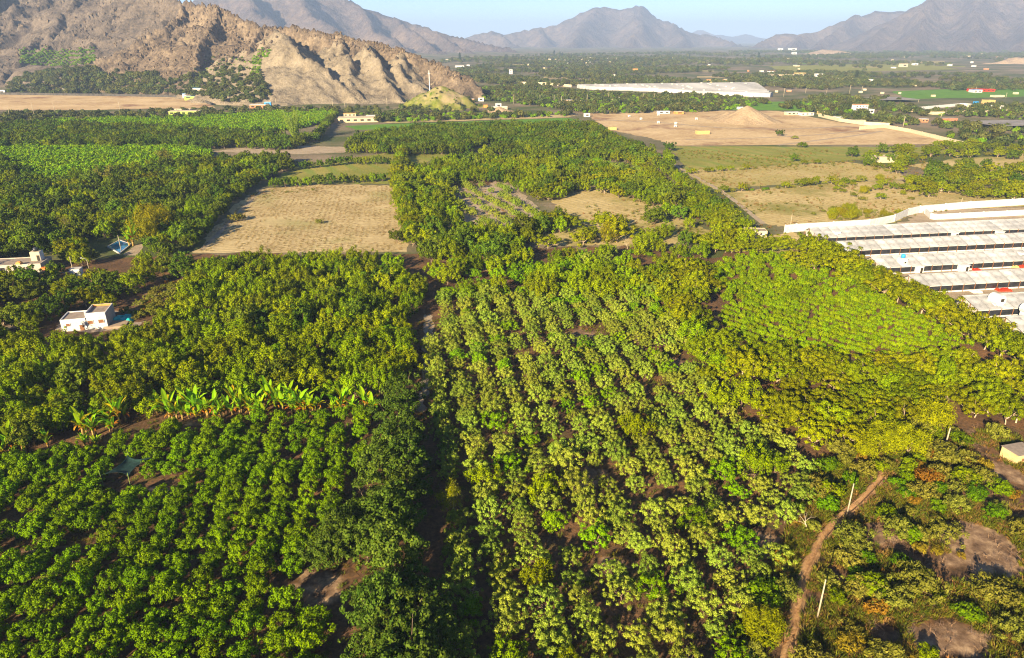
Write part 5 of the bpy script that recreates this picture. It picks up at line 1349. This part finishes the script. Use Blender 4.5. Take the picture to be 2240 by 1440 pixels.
# hut beside the white boundary wall
x, y = G(1655, 522)
t = thing('field_hut', 'small cream hut with a brown flat roof left of the white boundary wall', 'hut', (x, y + 2.5, 0), math.radians(-6))
parapet_box(t, 0, 0, 8.4, 5.0, 3.0, m_cream, m_roofg, None, 0.2)
frame_window(t, 2.6, -2.5, 0.0, 1.0, 2.0, 0, m_white, 'door'); frame_window(t, -1.5, -2.5, 1.2, 1.0, 0.9, 0, m_dark)

# ------------------------------------------------------------------ long sheds
def shed(i, eave_px, ridge_py, length, label, seg=4.0):
    ez, rz = 2.9, 4.7
    ex, ey = G(*eave_px, ez)
    # depth of the roof slope from the photo row of the ridge
    ry = G(eave_px[0], ridge_py, rz)[1]
    w = max(4.0, min(9.5, ry - ey)) * 0.84
    t = thing('long_shed', label, 'shed', (ex, ey, 0), SIDE, 'long sheds in the walled yard')
    n = max(1, int(length / seg)); sl = length / n
    sgm = MB().add([(0.05, -0.5, ez - 0.16), (sl - 0.05, -0.5, ez - 0.16), (sl - 0.05, w, rz), (0.05, w, rz), (0.05, -0.5, ez - 0.10), (sl - 0.05, -0.5, ez - 0.10), (sl - 0.05, w, rz + 0.06), (0.05, w, rz + 0.06)],
                   [(3, 2, 1, 0), (4, 5, 6, 7), (0, 1, 5, 4), (1, 2, 6, 5), (2, 3, 7, 6), (3, 0, 4, 7)]).mesh('roof_panel', m_sheet)
    bw = 3.2
    bk = MB().add([(0.02, w + 0.01, rz), (sl - 0.02, w + 0.01, rz), (sl - 0.02, w + bw, ez - 0.1), (0.02, w + bw, ez - 0.1)], [(0, 1, 2, 3)]).mesh('roof_panel_back', m_sheet)
    roof = obj('roof', MB().box(length / 2, w, rz + 0.07, length, 0.5, 0.1).mesh('ridge_cap', m_sheet), t)
    for k in range(n):
        o = obj('panel', sgm, roof, (k * sl, 0, random.uniform(-0.02, 0.03))); obj('back_panel', bk, roof, (k * sl, 0, 0))
    obj('curtain', MB().box(length / 2, 0.12, 0.5, length - 0.3, 0.08, 1.75).mesh('shed_curtain', m_black), t)
    obj('plinth', MB().box(length / 2, 0.1, 0, length, 0.25, 0.5).mesh('shed_plinth', m_white), t)
    obj('eave_beam', MB().box(length / 2, 0.08, 2.30, length, 0.18, 0.26).mesh('shed_beam', m_white), t)
    ya, yb, xg = 0.3, w + bw - 0.4, 0.9
    obj('gable', MB().add([(xg, ya, 0), (xg, yb, 0), (xg, yb, ez - 0.2), (xg, w, rz - 0.15), (xg, ya, ez - 0.25), (xg + 0.13, ya, 0), (xg + 0.13, yb, 0), (xg + 0.13, yb, ez - 0.2), (xg + 0.13, w, rz - 0.15), (xg + 0.13, ya, ez - 0.25)],
        [(0, 1, 2, 3, 4), (9, 8, 7, 6, 5), (0, 5, 6, 1), (1, 6, 7, 2), (2, 7, 8, 3), (3, 8, 9, 4), (4, 9, 5, 0)]).mesh('shed_gable', m_conc), t)
    for q_ in (0.2, w * 0.5, w, yb): obj('gable_post', MB().box(0.35, q_, 0, 0.16, 0.16, 2.7 + min(1.0, q_ / w) * 1.6 if q_ <= w else 2.6).mesh('gable_post', m_wood), t)
    for k in range(n + 1):
        obj('post', MB().box(0, 0, 0, 0.14, 0.14, 2.75).mesh('shed_post', m_wood) if k == 0 else bpy.data.meshes['shed_post'], t, (min(max(k * sl, 0.1), length - 0.1), -0.12, 0))
    return t
shed(0, (1790, 519), 497, 118, 'long pale-roofed shed farthest back, next to the white boundary wall')
shed(1, (1842, 547), 527, 112, 'long pale-roofed shed, second from the white boundary wall')
shed(2, (1925, 584), 560, 96, 'long pale-roofed shed, third from the white boundary wall')
shed(3, (2008, 625), 600, 82, 'long pale-roofed shed, fourth from the white boundary wall')
shed(4, (2138, 677), 645, 60, 'long pale-roofed shed, fifth from the white wall, beside the arched tower')
shed(5, (2234, 725), 690, 46, 'nearest long pale-roofed shed, only its corner showing at the right edge')
def tower(px, py, w, h, label, top='flat', tank=None):
    x, y = G(px, py)
    t = thing('service_tower', label, 'tower', (x, y, 0), SIDE)
    obj('wall', MB().box(0, 0, 0, w, w * 0.9, h).mesh('tower_wall', m_white), t)
    obj('door', MB().box(-w * 0.15, -w * 0.46, 0, w * 0.35, 0.08, min(2.0, h * 0.7)).mesh('tower_door', m_conc), t)
    if top == 'arch':
        obj('roof', MB().tube([(0, -w * 0.6, h - 0.2), (0, w * 0.6, h - 0.2)], w * 0.66, 14).mesh('tower_arch', m_white, smooth=False), t)
        obj('window', MB().box(w * 0.15, -w * 0.64, h - 0.5, w * 0.4, 0.1, 0.9).mesh('tower_window', m_dark), t)
    else:
        obj('roof', MB().box(0, 0, h + 0.002, w * 1.15, w * 1.05, 0.14).mesh('tower_roof', m_white), t)
        obj('window', MB().box(w * 0.2, -w * 0.46, h * 0.68, w * 0.3, 0.06, 0.6).mesh('tower_window', m_dark), t)
    if tank: obj('tank', MB().tube([(0, 0, h + 0.15), (0, 0, h + 1.2), (0, 0, h + 1.45)], [0.7, 0.7, 0.25], 12).mesh('tower_tank', tank, smooth=True), t)
tower(1826, 529, 2.3, 4.2, 'slim white service tower with a dark opening between the two rear sheds')
tower(1968, 596, 2.4, 5.2, 'white service tower with a small blue tank in front of the third shed', tank=m_blue)
tower(2171, 688, 2.6, 5.0, 'white arched service tower in front of the fifth shed', top='arch')
tower(2240, 700, 2.2, 3.6, 'white arched tower cut by the right edge of the yard', top='arch')
tower(2044, 512, 1.9, 3.6, 'white domed block on the roof line of the rear shed', top='arch')
tower(2225, 578, 1.8, 3.4, 'white domed block behind the third shed at the right edge', top='arch')
for (px, py, w, lab) in [(1796, 527, 3.2, 'white annex block at the left end of the rear shed'), (1853, 526, 2.6, 'white annex with a dark door beside the slim tower'), (2085, 521, 2.4, 'white annex block in the middle of the rear lane'), (2184, 519, 2.6, 'white annex at the right of the rear lane'), (2006, 596, 3.0, 'white annex with a dark door in front of the third shed'), (2105, 594, 3.0, 'white annex with a small canopy in front of the third shed')]:
    x, y = G(px, py)
    t = thing('annex', lab, 'annex', (x, y, 0), SIDE)
    obj('wall', MB().box(0, 0, 0, w, 2.0, 2.5).mesh('annex_wall', m_white), t); obj('roof', MB().box(0.1, -0.1, 2.503, w * 1.1, 2.3, 0.12).mesh('annex_roof', m_white), t)
    obj('door', MB().box(w * 0.25, -1.02, 0, 0.9, 0.06, 1.9).mesh('annex_door', m_dark), t)
for (px, py, sx, sy, mt, lab, sd) in [(2195, 636, 4.6, 2.2, m_red, 'bright red tarpaulin in the lane in front of the fourth shed', 3), (2136, 592, 2.6, 1.6, m_red, 'small red tarpaulin beside the annex of the third shed', 5), (2218, 585, 3.0, 1.8, m_yellow, 'yellow heap of sacks at the right end of the third lane', 7), (2235, 585, 3.0, 1.6, m_red, 'red tarpaulin behind the yellow heap at the right edge', 9), (2136, 640, 3.4, 2.0, m_white, 'white covered heap behind the fifth shed', 11)]:
    crumpled('tarp', px, py, sx, sy, 0.8, mt, lab, 'tarpaulin', sd)

def wall_run(name, pts, h, mat, label, th=0.3, panel=12.0, group=None):
    """a boundary wall in straight bays with a coping"""
    g = [np.array(G(*p)) for p in pts]
    t = thing(name, label, 'wall', (0, 0, 0), 0, group)
    for a, b in zip(g[:-1], g[1:]):
        L = np.linalg.norm(b - a); n = max(1, int(L / panel)); an = math.atan2(b[1] - a[1], b[0] - a[0])
        for k in range(n):
            m = a + (b - a) * (k + 0.5) / n
            obj('panel', MB().box(m[0], m[1], -0.05, L / n - 0.06, th, h + random.uniform(-0.04, 0.04), an).mesh('wall_panel', mat), t)
            q = a + (b - a) * k / n
            obj('pier', MB().box(q[0], q[1], -0.05, th * 1.5, th * 1.5, h + 0.2, an).mesh('wall_pier', mat), t)
    return t
wall_run('boundary_wall', [(1716, 510), (1740, 507), (1900, 497), (1955, 486), (1985, 472), (2010, 466), (2120, 456), (2300, 445)], 3.4, m_white, 'tall white boundary wall curving round the back of the shed yard')
wall_run('boundary_wall', [(2022, 468), (2035, 479), (2045, 481), (2300, 468)], 2.6, m_white, 'white inner wall inside the back of the shed yard')
wall_run('boundary_wall', [(1880, 284), (1935, 280), (1990, 290), (2105, 318)], 3.0, m_cream, 'cream boundary wall running beside the graded land', panel=16)
wall_run('boundary_wall', [(1980, 243), (2100, 232), (2232, 240)], 3.2, m_white, 'far white wall round the yard with the yellow hopper', panel=20)
wall_run('boundary_wall', [(1980, 243), (2040, 251), (2120, 250), (2232, 245)], 3.0, m_cream, 'far cream wall closing the front of the hopper yard', panel=20)
wall_run('boundary_wall', [(1135, 184), (1200, 186), (1250, 191)], 4.0, m_cream, 'far yellow wall left of the white plastic houses', panel=30)
wall_run('boundary_wall', [(1790, 255), (1835, 266), (1890, 274), (1945, 277)], 3.2, m_cream, 'cream wall behind the graded land leading to the brick yard', panel=16)
wall_run('boundary_wall', [(-20, 207), (110, 209), (280, 211), (400, 214), (440, 222), (462, 230)], 3.2, plain('dark_bank', (0.06, 0.055, 0.05), 0.9, 0.2, 0.2), 'long dark retaining wall above the bare field below the left hill', panel=20, th=1.2)

# ------------------------------------------------------------------ far buildings
def far_house(px, py, wpx, hpx, mat, label, roof=m_conc, group=None, depth=0.8, nwin=0, rot=0.0, name='house', floors=1):
    x, y = G(px, py); gz = 0.0
    if px < 1000 and py < 232:
        hit = hill_hit(px, py)
        if hit: x, y, gz = hit
    k = F / (y * CP + (H - gz) * SP)
    w = wpx / k; hh = max(2.4, P(px, py - hpx, y)[2] - gz)
    d = max(3.0, w * depth)
    t = thing(name, label, 'house' if name == 'house' else 'building', (x, y + d / 2, gz), rot, group)
    obj('wall', MB().box(0, 0, -0.1 if gz == 0 else -3.0, w, d, hh + (0.1 if gz == 0 else 3.0)).mesh('house_wall', mat), t)
    obj('roof', MB().box(0, 0, hh + 0.003, w * 1.03, d * 1.03, max(0.2, hh * 0.06)).mesh('house_roof', roof), t)
    for f in range(floors):
        for j in range(nwin):
            wx = -w / 2 + w * (j + 0.5) / nwin
            ww = w / nwin * 0.5; wh = hh / floors * 0.42; wz = hh * f / floors + hh / floors * 0.34
            obj('window', MB().box(0, 0, 0, ww, 0.12, wh).mesh('house_window', m_dark), t, (wx, -d / 2 - 0.02, wz))
    return t
mid = [
    (400, 252, 62, 8, m_lime, 'lime-green house front with white upper floor in the left middle distance', m_cream, 5, 1), (398, 247, 34, 8, m_cream, 'cream upper house behind the lime-green front', m_adobe, 3, 1),
    (420, 217, 34, 6, m_lime, 'small lime-green hut with a blue roof under the hill', m_blue, 2, 1), (408, 212, 18, 6, m_white, 'white hut with blue roof under the hill', m_blue, 1, 1), (435, 200, 26, 4, m_conc, 'shed with bright blue roof higher on the hill foot', m_blue, 0, 1), (150, 203, 22, 4, m_conc, 'small blue-roofed shed in the dark trees below the terraces', m_blue, 0, 1),
    (5, 206, 14, 8, m_white, 'small white house on the left edge below the hill', m_conc, 1, 1), (566, 238, 40, 8, m_brick, 'red-brown long house below the scree slope', m_white, 3, 1), (585, 234, 14, 10, m_blue, 'blue-fronted hut beside the red-brown house', m_white, 1, 1),
    (782, 268, 88, 9, m_adobe, 'long cream walled building beside the bamboo and rows', m_cream, 6, 1), (765, 262, 26, 13, m_cream, 'cream two-storey block on the walled building', m_orange, 3, 2), (812, 262, 24, 8, m_cream, 'cream annex at the right end of the walled building', m_white, 2, 1),
    (925, 234, 20, 8, m_white, 'white house at the foot of the grassy knoll', m_white, 2, 1), (1030, 224, 14, 7, m_brick, 'small brick hut right of the knoll', m_conc, 1, 1), (1052, 222, 12, 8, m_white, 'small white and red hut right of the knoll', m_brick, 1, 1),
    (1062, 236, 8, 6, m_orange, 'tiny orange kiosk by the road under the knoll', m_orange, 0, 1), (1092, 240, 34, 6, m_cream, 'cream walled yard beside the small sand heap', m_white, 0, 1), (1090, 236, 12, 9, m_white, 'white house behind the small sand heap', m_conc, 1, 1), (1248, 228, 24, 8, m_orange, 'orange-fronted house along the far road', m_conc, 2, 1), (1230, 229, 12, 5, m_white, 'low white house left of the orange front', m_white, 1, 1), (1280, 226, 20, 5, m_white, 'low white house right of the orange front', m_adobe, 1, 1),
    (1362, 219, 14, 5, m_white, 'white house half hidden in the green belt', m_conc, 1, 1), (1332, 222, 30, 4, m_adobe, 'low adobe row along the far road', m_adobe, 2, 1), (1470, 225, 14, 4, m_white, 'small white roof in the green belt left of the sand heap', m_white, 0, 1), (1284, 256, 12, 7, m_white, 'white hut at the left corner of the graded land', m_white, 1, 1), (1452, 249, 26, 5, m_white, 'long white shed behind the graded land', m_white, 2, 1), (1486, 250, 18, 4, m_orange, 'low orange shed behind the graded land', m_cream, 1, 1), (1622, 240, 14, 5, m_white, 'white hut behind the cone of sand', m_white, 1, 1), (1340, 285, 16, 6, m_yellow, 'yellow machine shed at the left of the graded land', m_yellow, 0, 1),
    (1538, 294, 28, 7, m_yellow, 'low yellow brick stack building on the graded land', m_yellow, 0, 1), (1945, 356, 64, 12, m_cream, 'long low cream building in the right middle fields', m_cream, 0, 1),
    (1735, 252, 30, 6, m_cream, 'cream house right behind the sand heaps', m_white, 3, 1), (1765, 253, 30, 6, m_white, 'white low house right of the cream one', m_adobe, 3, 1), (1800, 251, 16, 6, m_yellow, 'yellow low house in the wall behind the graded land', m_cream, 1, 1), (1779, 245, 6, 10, m_conc, 'small tower frame above the cream houses', m_conc, 0, 1), (1882, 247, 30, 17, m_white, 'unfinished multi-storey white block with red brick top', m_brick, 4, 3), (1900, 249, 22, 9, m_white, 'white house beside the unfinished block', m_conc, 2, 1), (1840, 262, 28, 6, m_white, 'white walled house in front of the unfinished block', m_white, 2, 1), (1878, 270, 30, 6, m_cream, 'cream gate house with a red door', m_cream, 1, 1), (2022, 268, 16, 7, m_brick, 'small red-brown house with a white top on the right', m_white, 2, 1),
    (2140, 236, 34, 6, m_cream, 'cream shed inside the far hopper yard', m_cream, 2, 1), (2165, 232, 20, 12, m_yellow, 'yellow hopper plant in the walled yard', m_yellow, 0, 1), (2135, 232, 8, 9, m_blue, 'blue tank house in the walled yard', m_blue, 0, 1), (2188, 278, 8, 6, m_white, 'white water tank block, left one of two on the right plain', m_white, 0, 1), (2200, 278, 8, 6, m_white, 'white water tank block, right one of two on the right plain', m_white, 0, 1),
    (2152, 201, 50, 5, m_red, 'long red-roofed building far on the right', m_red, 5, 1), (2138, 203, 20, 6, m_white, 'white front of the far red-roofed building', m_blue, 2, 1), (2185, 213, 26, 4, m_cream, 'cream wall building on the far right', m_cream, 0, 1),
    (1732, 170, 80, 6, m_cream, 'long cream terrace of houses in the far village', m_adobe, 7, 1), (1752, 168, 20, 8, m_yellow, 'yellow house standing out in the far village', m_yellow, 2, 2), (1792, 170, 14, 8, m_white, 'bright white house in the far village', m_white, 2, 1), (1820, 174, 34, 5, m_adobe, 'brick-coloured house row in the far village', m_cream, 4, 1), (1850, 178, 30, 6, m_cream, 'cream house row right of the brick-coloured row', m_white, 3, 1), (1910, 178, 50, 4, m_white, 'long white wall house right of the dark round tree', m_white, 4, 1), (1690, 162, 16, 6, m_white, 'white house left end of the far village', m_brick, 1, 1), (1560, 181, 24, 6, m_yellow, 'yellow house at the back of the plastic houses', m_orange, 2, 1), (1585, 181, 8, 6, m_orange, 'orange hut at the back of the plastic houses', m_orange, 0, 1), (1700, 187, 60, 4, m_lime, 'lime and white long wall building right of the plastic houses', m_white, 4, 1), (1630, 187, 60, 4, m_white, 'long white building at the right of the plastic houses', m_cream, 5, 1),
    (1118, 162, 7, 9, m_white, 'white little tower house on the far plain', m_white, 1, 2), (1185, 156, 14, 4, m_white, 'long white house on the dark far plain', m_white, 2, 1), (1255, 158, 10, 4, m_white, 'small white house on the dark far plain', m_white, 1, 1), (1285, 160, 10, 3, m_cream, 'small cream house on the dark far plain', m_cream, 1, 1), (1390, 158, 10, 7, m_orange, 'orange small house on the far plain', m_orange, 1, 1), (1390, 181, 10, 6, m_yellow, 'yellow digger shed above the plastic houses', m_yellow, 0, 1), (1030, 152, 14, 3, m_white, 'low white roof near the tip of the rocky hill', m_white, 0, 1), (1005, 148, 18, 4, m_white, 'longer white roof near the tip of the rocky hill', m_white, 0, 1), (980, 134, 16, 4, m_cream, 'cream house on the skyline of the rocky hill tip', m_white, 1, 1), (1735, 111, 14, 5, m_white, 'white house on the far slope under the pass, left', m_white, 1, 1), (1738, 119, 10, 4, m_white, 'white house on the far slope under the pass, lower', m_white, 1, 1), (1708, 110, 10, 4, m_white, 'white hut on the far slope under the pass, upper', m_white, 1, 1), (2092, 115, 8, 4, m_white, 'white hut below the right mountain', m_white, 0, 1), (1978, 147, 14, 7, m_cream, 'cream church-like house on the far right plain', m_cream, 1, 1), (2003, 143, 10, 4, m_white, 'white house right of the cream one on the far plain', m_white, 1, 1),
    (2075, 265, 40, 5, plain('red_roof', (0.35, 0.13, 0.07), 0.9, 0.2, 0.3), 'low rust-roofed shed in the right brown scrub', m_roofg, 0, 1),
]
for (px, py, w, h, mt, lab, rf, nw, fl) in mid:
    far_house(px, py, w, h, mt, lab, rf, None, 0.45 if w > 25 else 0.8, nw, SIDE if py > 230 else random.uniform(-0.2, 0.2), 'house' if w < 40 else 'long_building', fl)
rg = random.Random(12)
for i, px in enumerate(sorted(rg.gauss(1235, 62) if q < 40 else rg.uniform(1010, 1480) for q in range(56))):
    py = 138 + (px - 1180) * -0.03 + rg.gauss(0, 4.5) if i % 4 else rg.uniform(132, 168)
    py = min(max(py, 128), 170)
    far_house(px, py, rg.uniform(3, 9), rg.uniform(1.6, 3.4), rg.choice([m_white, m_white, m_cream, m_adobe]), 'tiny pale house in the far town, ' + nth(i + 1) + ' from its left end', rg.choice([m_white, m_conc, m_cream]), 'houses of the far town', 0.9, 0, rg.uniform(-.4, .4))
for i, px in enumerate(sorted(rg.uniform(1500, 2230) for q in range(46))):
    py = rg.uniform(118, 215)
    far_house(px, py, rg.uniform(3, 8), rg.uniform(1.6, 3.4), rg.choice([m_white, m_cream, m_adobe, m_brick]), 'tiny pale house on the plain right of the far town, ' + nth(i + 1) + ' from the left', rg.choice([m_white, m_conc, m_adobe]), 'houses scattered on the far plain', 0.9, 0, rg.uniform(-.4, .4))
for i, (px, py) in enumerate([(1376, 256), (1402, 262), (1440, 270), (1478, 272), (1440, 253), (1523, 262), (1477, 278)]):
    x, y = G(px, py)
    t = thing('tool_shed', 'small white cube shed on the graded land, ' + ['first from the left', 'second from the left, near the back', 'large one at the middle', 'right one of the front pair', 'farthest one near the white shed', 'blue-grey one before the sand heap', 'nearest one at the front'][i], 'shed', (x, y, 0), 0.2, None, 0.62)
    obj('wall', MB().box(0, 0, 0, 3.0, 3.0, 3.0).mesh('shed_wall', m_white), t); obj('roof', MB().box(0, 0, 3.003, 3.2, 3.2, 0.15).mesh('shed_roof', m_white), t); obj('door', MB().box(0, -1.52, 0, 1.0, 0.06, 2.0).mesh('shed_door', m_dark), t)

# plastic net houses
gA, gB, gC, gD = [np.array(G(*p)) for p in [(1262, 193), (1650, 187), (1690, 214), (1330, 199)]]
nrow = 9
for i in range(nrow):
    a = gD + (gA - gD) * (i + 0.5) / nrow; b = gC + (gB - gC) * (i + 0.5) / nrow
    if i < 3: a = a + (b - a) * (0.5 - 0.14 * i)
    m = (a + b) / 2; L = np.linalg.norm(b - a); an = math.atan2(b[1] - a[1], b[0] - a[0])
    w = abs((np.linalg.norm(gA - gD) + np.linalg.norm(gB - gC)) / 2 / nrow)
    t = thing('net_house', 'long white plastic-covered net house, ' + ['front one of the far white block', 'second from the front of the far white block', 'third from the front of the far white block', 'fourth from the front of the far white block', 'middle one of the far white block', 'fourth from the back of the far white block', 'third from the back of the far white block', 'second from the back of the far white block', 'rear one of the far white block'][i], 'greenhouse', (m[0], m[1], 0), an, 'white net houses')
    hh = 5.0
    obj('cover', MB().add([(-L / 2, -w * .48, 0), (L / 2, -w * .48, 0), (L / 2, -w * .48, hh), (L / 2, 0, hh + 1.3), (L / 2, w * .48, hh), (L / 2, w * .48, 0), (-L / 2, -w * .48, hh), (-L / 2, 0, hh + 1.3), (-L / 2, w * .48, hh), (-L / 2, w * .48, 0)],
        [(0, 1, 2, 6), (6, 2, 3, 7), (7, 3, 4, 8), (8, 4, 5, 9), (1, 5, 4, 3, 2), (0, 6, 7, 8, 9)]).mesh('net_cover', m_plast), t)
    for k in range(0, int(L / 60)):
        obj('vent', MB().box(-L / 2 + 30 + k * 60 + random.uniform(-8, 8), -w * 0.2, hh + 0.4, 3.0, 2.0, 1.6).mesh('net_vent', m_conc), t)
# dark net roofs on the right
for (px, py, w, h, lab) in [(1960, 224, 90, 5, 'flat dark grey net roof in the far right fields'), (2230, 282, 150, 5, 'wide grey net roof at the right edge of the plain')]:
    x, y = G(px, py); k = scale_px(py)
    t = thing('net_roof', lab, 'net roof', (x, y + 15, 0), SIDE)
    obj('roof', MB().box(0, 0, 3.5, w / k, 42, 0.15).mesh('net_roof', plain('grey_net', (0.22, 0.2, 0.19), 0.9, 0.15, 0.05)), t)
    for sx in (-1, 1):
        for sy in (-1, 1): obj('post', MB().box(sx * w / k * 0.48, sy * 20, 0, 0.3, 0.3, 3.5).mesh('net_post', m_pole), t)

# ------------------------------------------------------------------ poles and lamps
def pole(px, py, top_py, label, group=None, r=0.16, arm=False, base=False, lean=0.0, hgt=None, mat=None):
    x, y = G(px, py)
    h = hgt or height_at(px, py, top_py)
    t = thing('utility_pole', label, 'pole', (x, y, 0), 0, group)
    obj('shaft', MB().tube([(0, 0, -0.2), (lean * h * 0.5, 0, h * 0.5), (lean * h, 0, h)], [r, r * 0.85, r * 0.65], 10).mesh('pole_shaft', mat or m_pole, smooth=True), t)
    if arm:
        obj('crossarm', MB().box(lean * h, 0, h - 0.5, 1.6, 0.12, 0.12).mesh('pole_arm', m_pole), t)
        for sx in (-0.7, 0, 0.7): obj('insulator', MB().tube([(lean * h + sx, 0, h - 0.38), (lean * h + sx, 0, h - 0.18)], 0.06, 6).mesh('pole_insulator', m_white), t)
    if base: obj('footing', MB().tube([(0, 0, -0.1), (0, 0, 0.25), (0, 0, 0.32)], [0.42, 0.38, 0.2], 10).mesh('pole_footing', m_conc), t)
    return t
pole(1787, 1355, 1268, 'plain pale concrete pole with a footing beside the dark ditch, lower one', None, 0.135, base=True)
pole(1852, 1128, 1058, 'plain pale concrete pole beside the bend of the ditch, upper one', None, 0.135)
pole(2067, 978, 936, 'pale pole in the brown scrub left of the adobe house', None, 0.16)
pole(266, 552, 515, 'leaning pole rising from the blue water basin', None, 0.15)
pole(163, 605, 562, 'pale pole left of the small white hut', None, 0.14)
pole(103, 652, 622, 'pale pole among dark trees left of the white house', None, 0.14)
pole(1728, 500, 468, 'thin pole at the left end of the white boundary wall', None, 0.12)
pole(2100, 455, 433, 'thin pole behind the white boundary wall', None, 0.12)
pole(8, 718, 700, 'short pale post by the left edge track, first', None, 0.1); pole(17, 710, 694, 'short pale post by the left edge track, second', None, 0.1)
pole(322, 716, 704, 'short white post at the terrace of the white house', None, 0.1)
pole(344, 502, 477, 'thin pole beside the yellow willowy bush', None, 0.12)
for i, (px, py, tp) in enumerate([(23, 260, 234), (75, 253, 225), (120, 244, 225), (263, 243, 224), (540, 231, 217), (605, 236, 216), (728, 234, 217), (755, 237, 225), (847, 234, 214), (953, 225, 213), (993, 234, 212), (1124, 228, 207), (1181, 227, 209), (1212, 225, 209), (1228, 227, 211), (1284, 225, 207), (1330, 221, 205), (1406, 220, 205), (1430, 223, 205), (1487, 212, 202), (1536, 216, 202), (1714, 212, 193), (1762, 204, 193), (1808, 204, 193), (1858, 205, 187), (1885, 200, 189), (1975, 280, 255), (2057, 262, 250), (2133, 205, 190), (2178, 190, 177), (2200, 215, 203)]):
    pole(px, py, tp, 'pale utility pole along the far road, ' + nth(i + 1) + ' from the left', 'utility poles along the far road', 0.28, arm=True)
def lamp(px, py, top_py, label, double=False):
    x, y = G(px, py); h = height_at(px, py, top_py)
    t = thing('street_lamp', label, 'street lamp', (x, y, 0), 0.2)
    obj('shaft', MB().tube([(0, 0, -0.1), (0, 0, h * 0.85)], [0.13, 0.09], 8).mesh('lamp_shaft', m_pole, smooth=True), t)
    for s in ((-1, 1) if double else (-1,)):
        obj('arm', MB().tube([(0, 0, h * 0.84), (s * 0.7, 0, h * 0.95), (s * 1.4, 0, h)], [0.06, 0.05, 0.05], 6).mesh('lamp_arm', m_metal, smooth=True), t)
        obj('lamp_head', MB().box(s * 1.6, 0, h - 0.06, 0.6, 0.26, 0.14).mesh('lamp_head', m_white), t)
lamp(53, 712, 686, 'double-armed street lamp beside the left edge track', True)
lamp(196, 594, 564, 'single-armed street lamp right of the small white hut')
lamp(145, 610, 595, 'short white lamp left of the small white hut', True)
# mast on the knoll
x, y = G(935, 230); z0 = P(935, 183, y + 30)[2]
t = thing('white_mast', 'white mast with a crossbar on top of the grassy knoll', 'mast', (x, y + 32, 0))
mh = P(935, 154, y + 32)[2]
obj('shaft', MB().box(0, 0, 0, 1.3, 1.3, mh, 0, 0, 0.5).mesh('mast_shaft', m_white), t); obj('crossbar', MB().box(0, 0, mh * 0.9, 3.0, 0.5, 0.5).mesh('mast_bar', m_white), t)

# ------------------------------------------------------------------ ditch
pts = [G(*p) for p in [(1716, 1560), (1728, 1440), (1742, 1340), (1757, 1260), (1792, 1192), (1832, 1142), (1872, 1110), (1915, 1066), (1940, 1034), (1975, 1000)]]
fine = []
for a, b in zip(pts[:-1], pts[1:]):
    for k in range(8): fine.append(np.array(a) + (np.array(b) - np.array(a)) * k / 8)
for _ in range(4):
    fine = [fine[0]] + [(fine[i - 1] + 2 * fine[i] + fine[i + 1]) / 4 for i in range(1, len(fine) - 1)] + [fine[-1]]
prof = [(-1.05, 0.0), (-0.85, 0.3), (-0.5, 0.45), (-0.32, 0.04), (0.22, 0.03), (0.34, 0.45), (0.5, 0.4), (0.8, 0.0)]
fine = np.array(fine); d = np.gradient(fine, axis=0); d = d / np.linalg.norm(d, axis=1, keepdims=True); nrm = np.stack([d[:, 1], -d[:, 0]], 1)
X = np.zeros((len(fine), len(prof))); Y = X.copy(); Z = X.copy()
for j, (o_, zz) in enumerate(prof):
    jit = 1 + 0.25 * (fbm(np.arange(len(fine)) * 0.6 + j * 9, np.full(len(fine), j * 1.0), 4) - 0.5) * 2
    X[:, j] = fine[:, 0] + nrm[:, 0] * o_ * jit; Y[:, j] = fine[:, 1] + nrm[:, 1] * o_ * jit; Z[:, j] = zz * jit + 0.03
tag(struct('ditch', grid_mesh('ditch', X, Y, Z, m_berm)), 'irrigation ditch with low earth banks winding past the poles')

# ------------------------------------------------------------------ terraces on the left hill foot
# ------------------------------------------------------------------ haze
hb = MB().box(0, 12000, -6, 31000, 26500, 606).mesh('haze', )
mh_, n_, l_ = new_mat('haze_air')
vo = N(n_, 'ShaderNodeVolumePrincipled'); vo.inputs['Color'].default_value = (0.40, 0.55, 0.86, 1); vo.inputs['Density'].default_value = 0.000105; vo.inputs['Anisotropy'].default_value = 0.0
oo = N(n_, 'ShaderNodeOutputMaterial'); l_.new(vo.outputs[0], oo.inputs['Volume'])
hb.materials.append(mh_)
tag(obj('haze', hb), 'thin bluish haze filling the valley', None, None, 'stuff')
print('TREES', {k: v for k, v in N_TREES.items()})
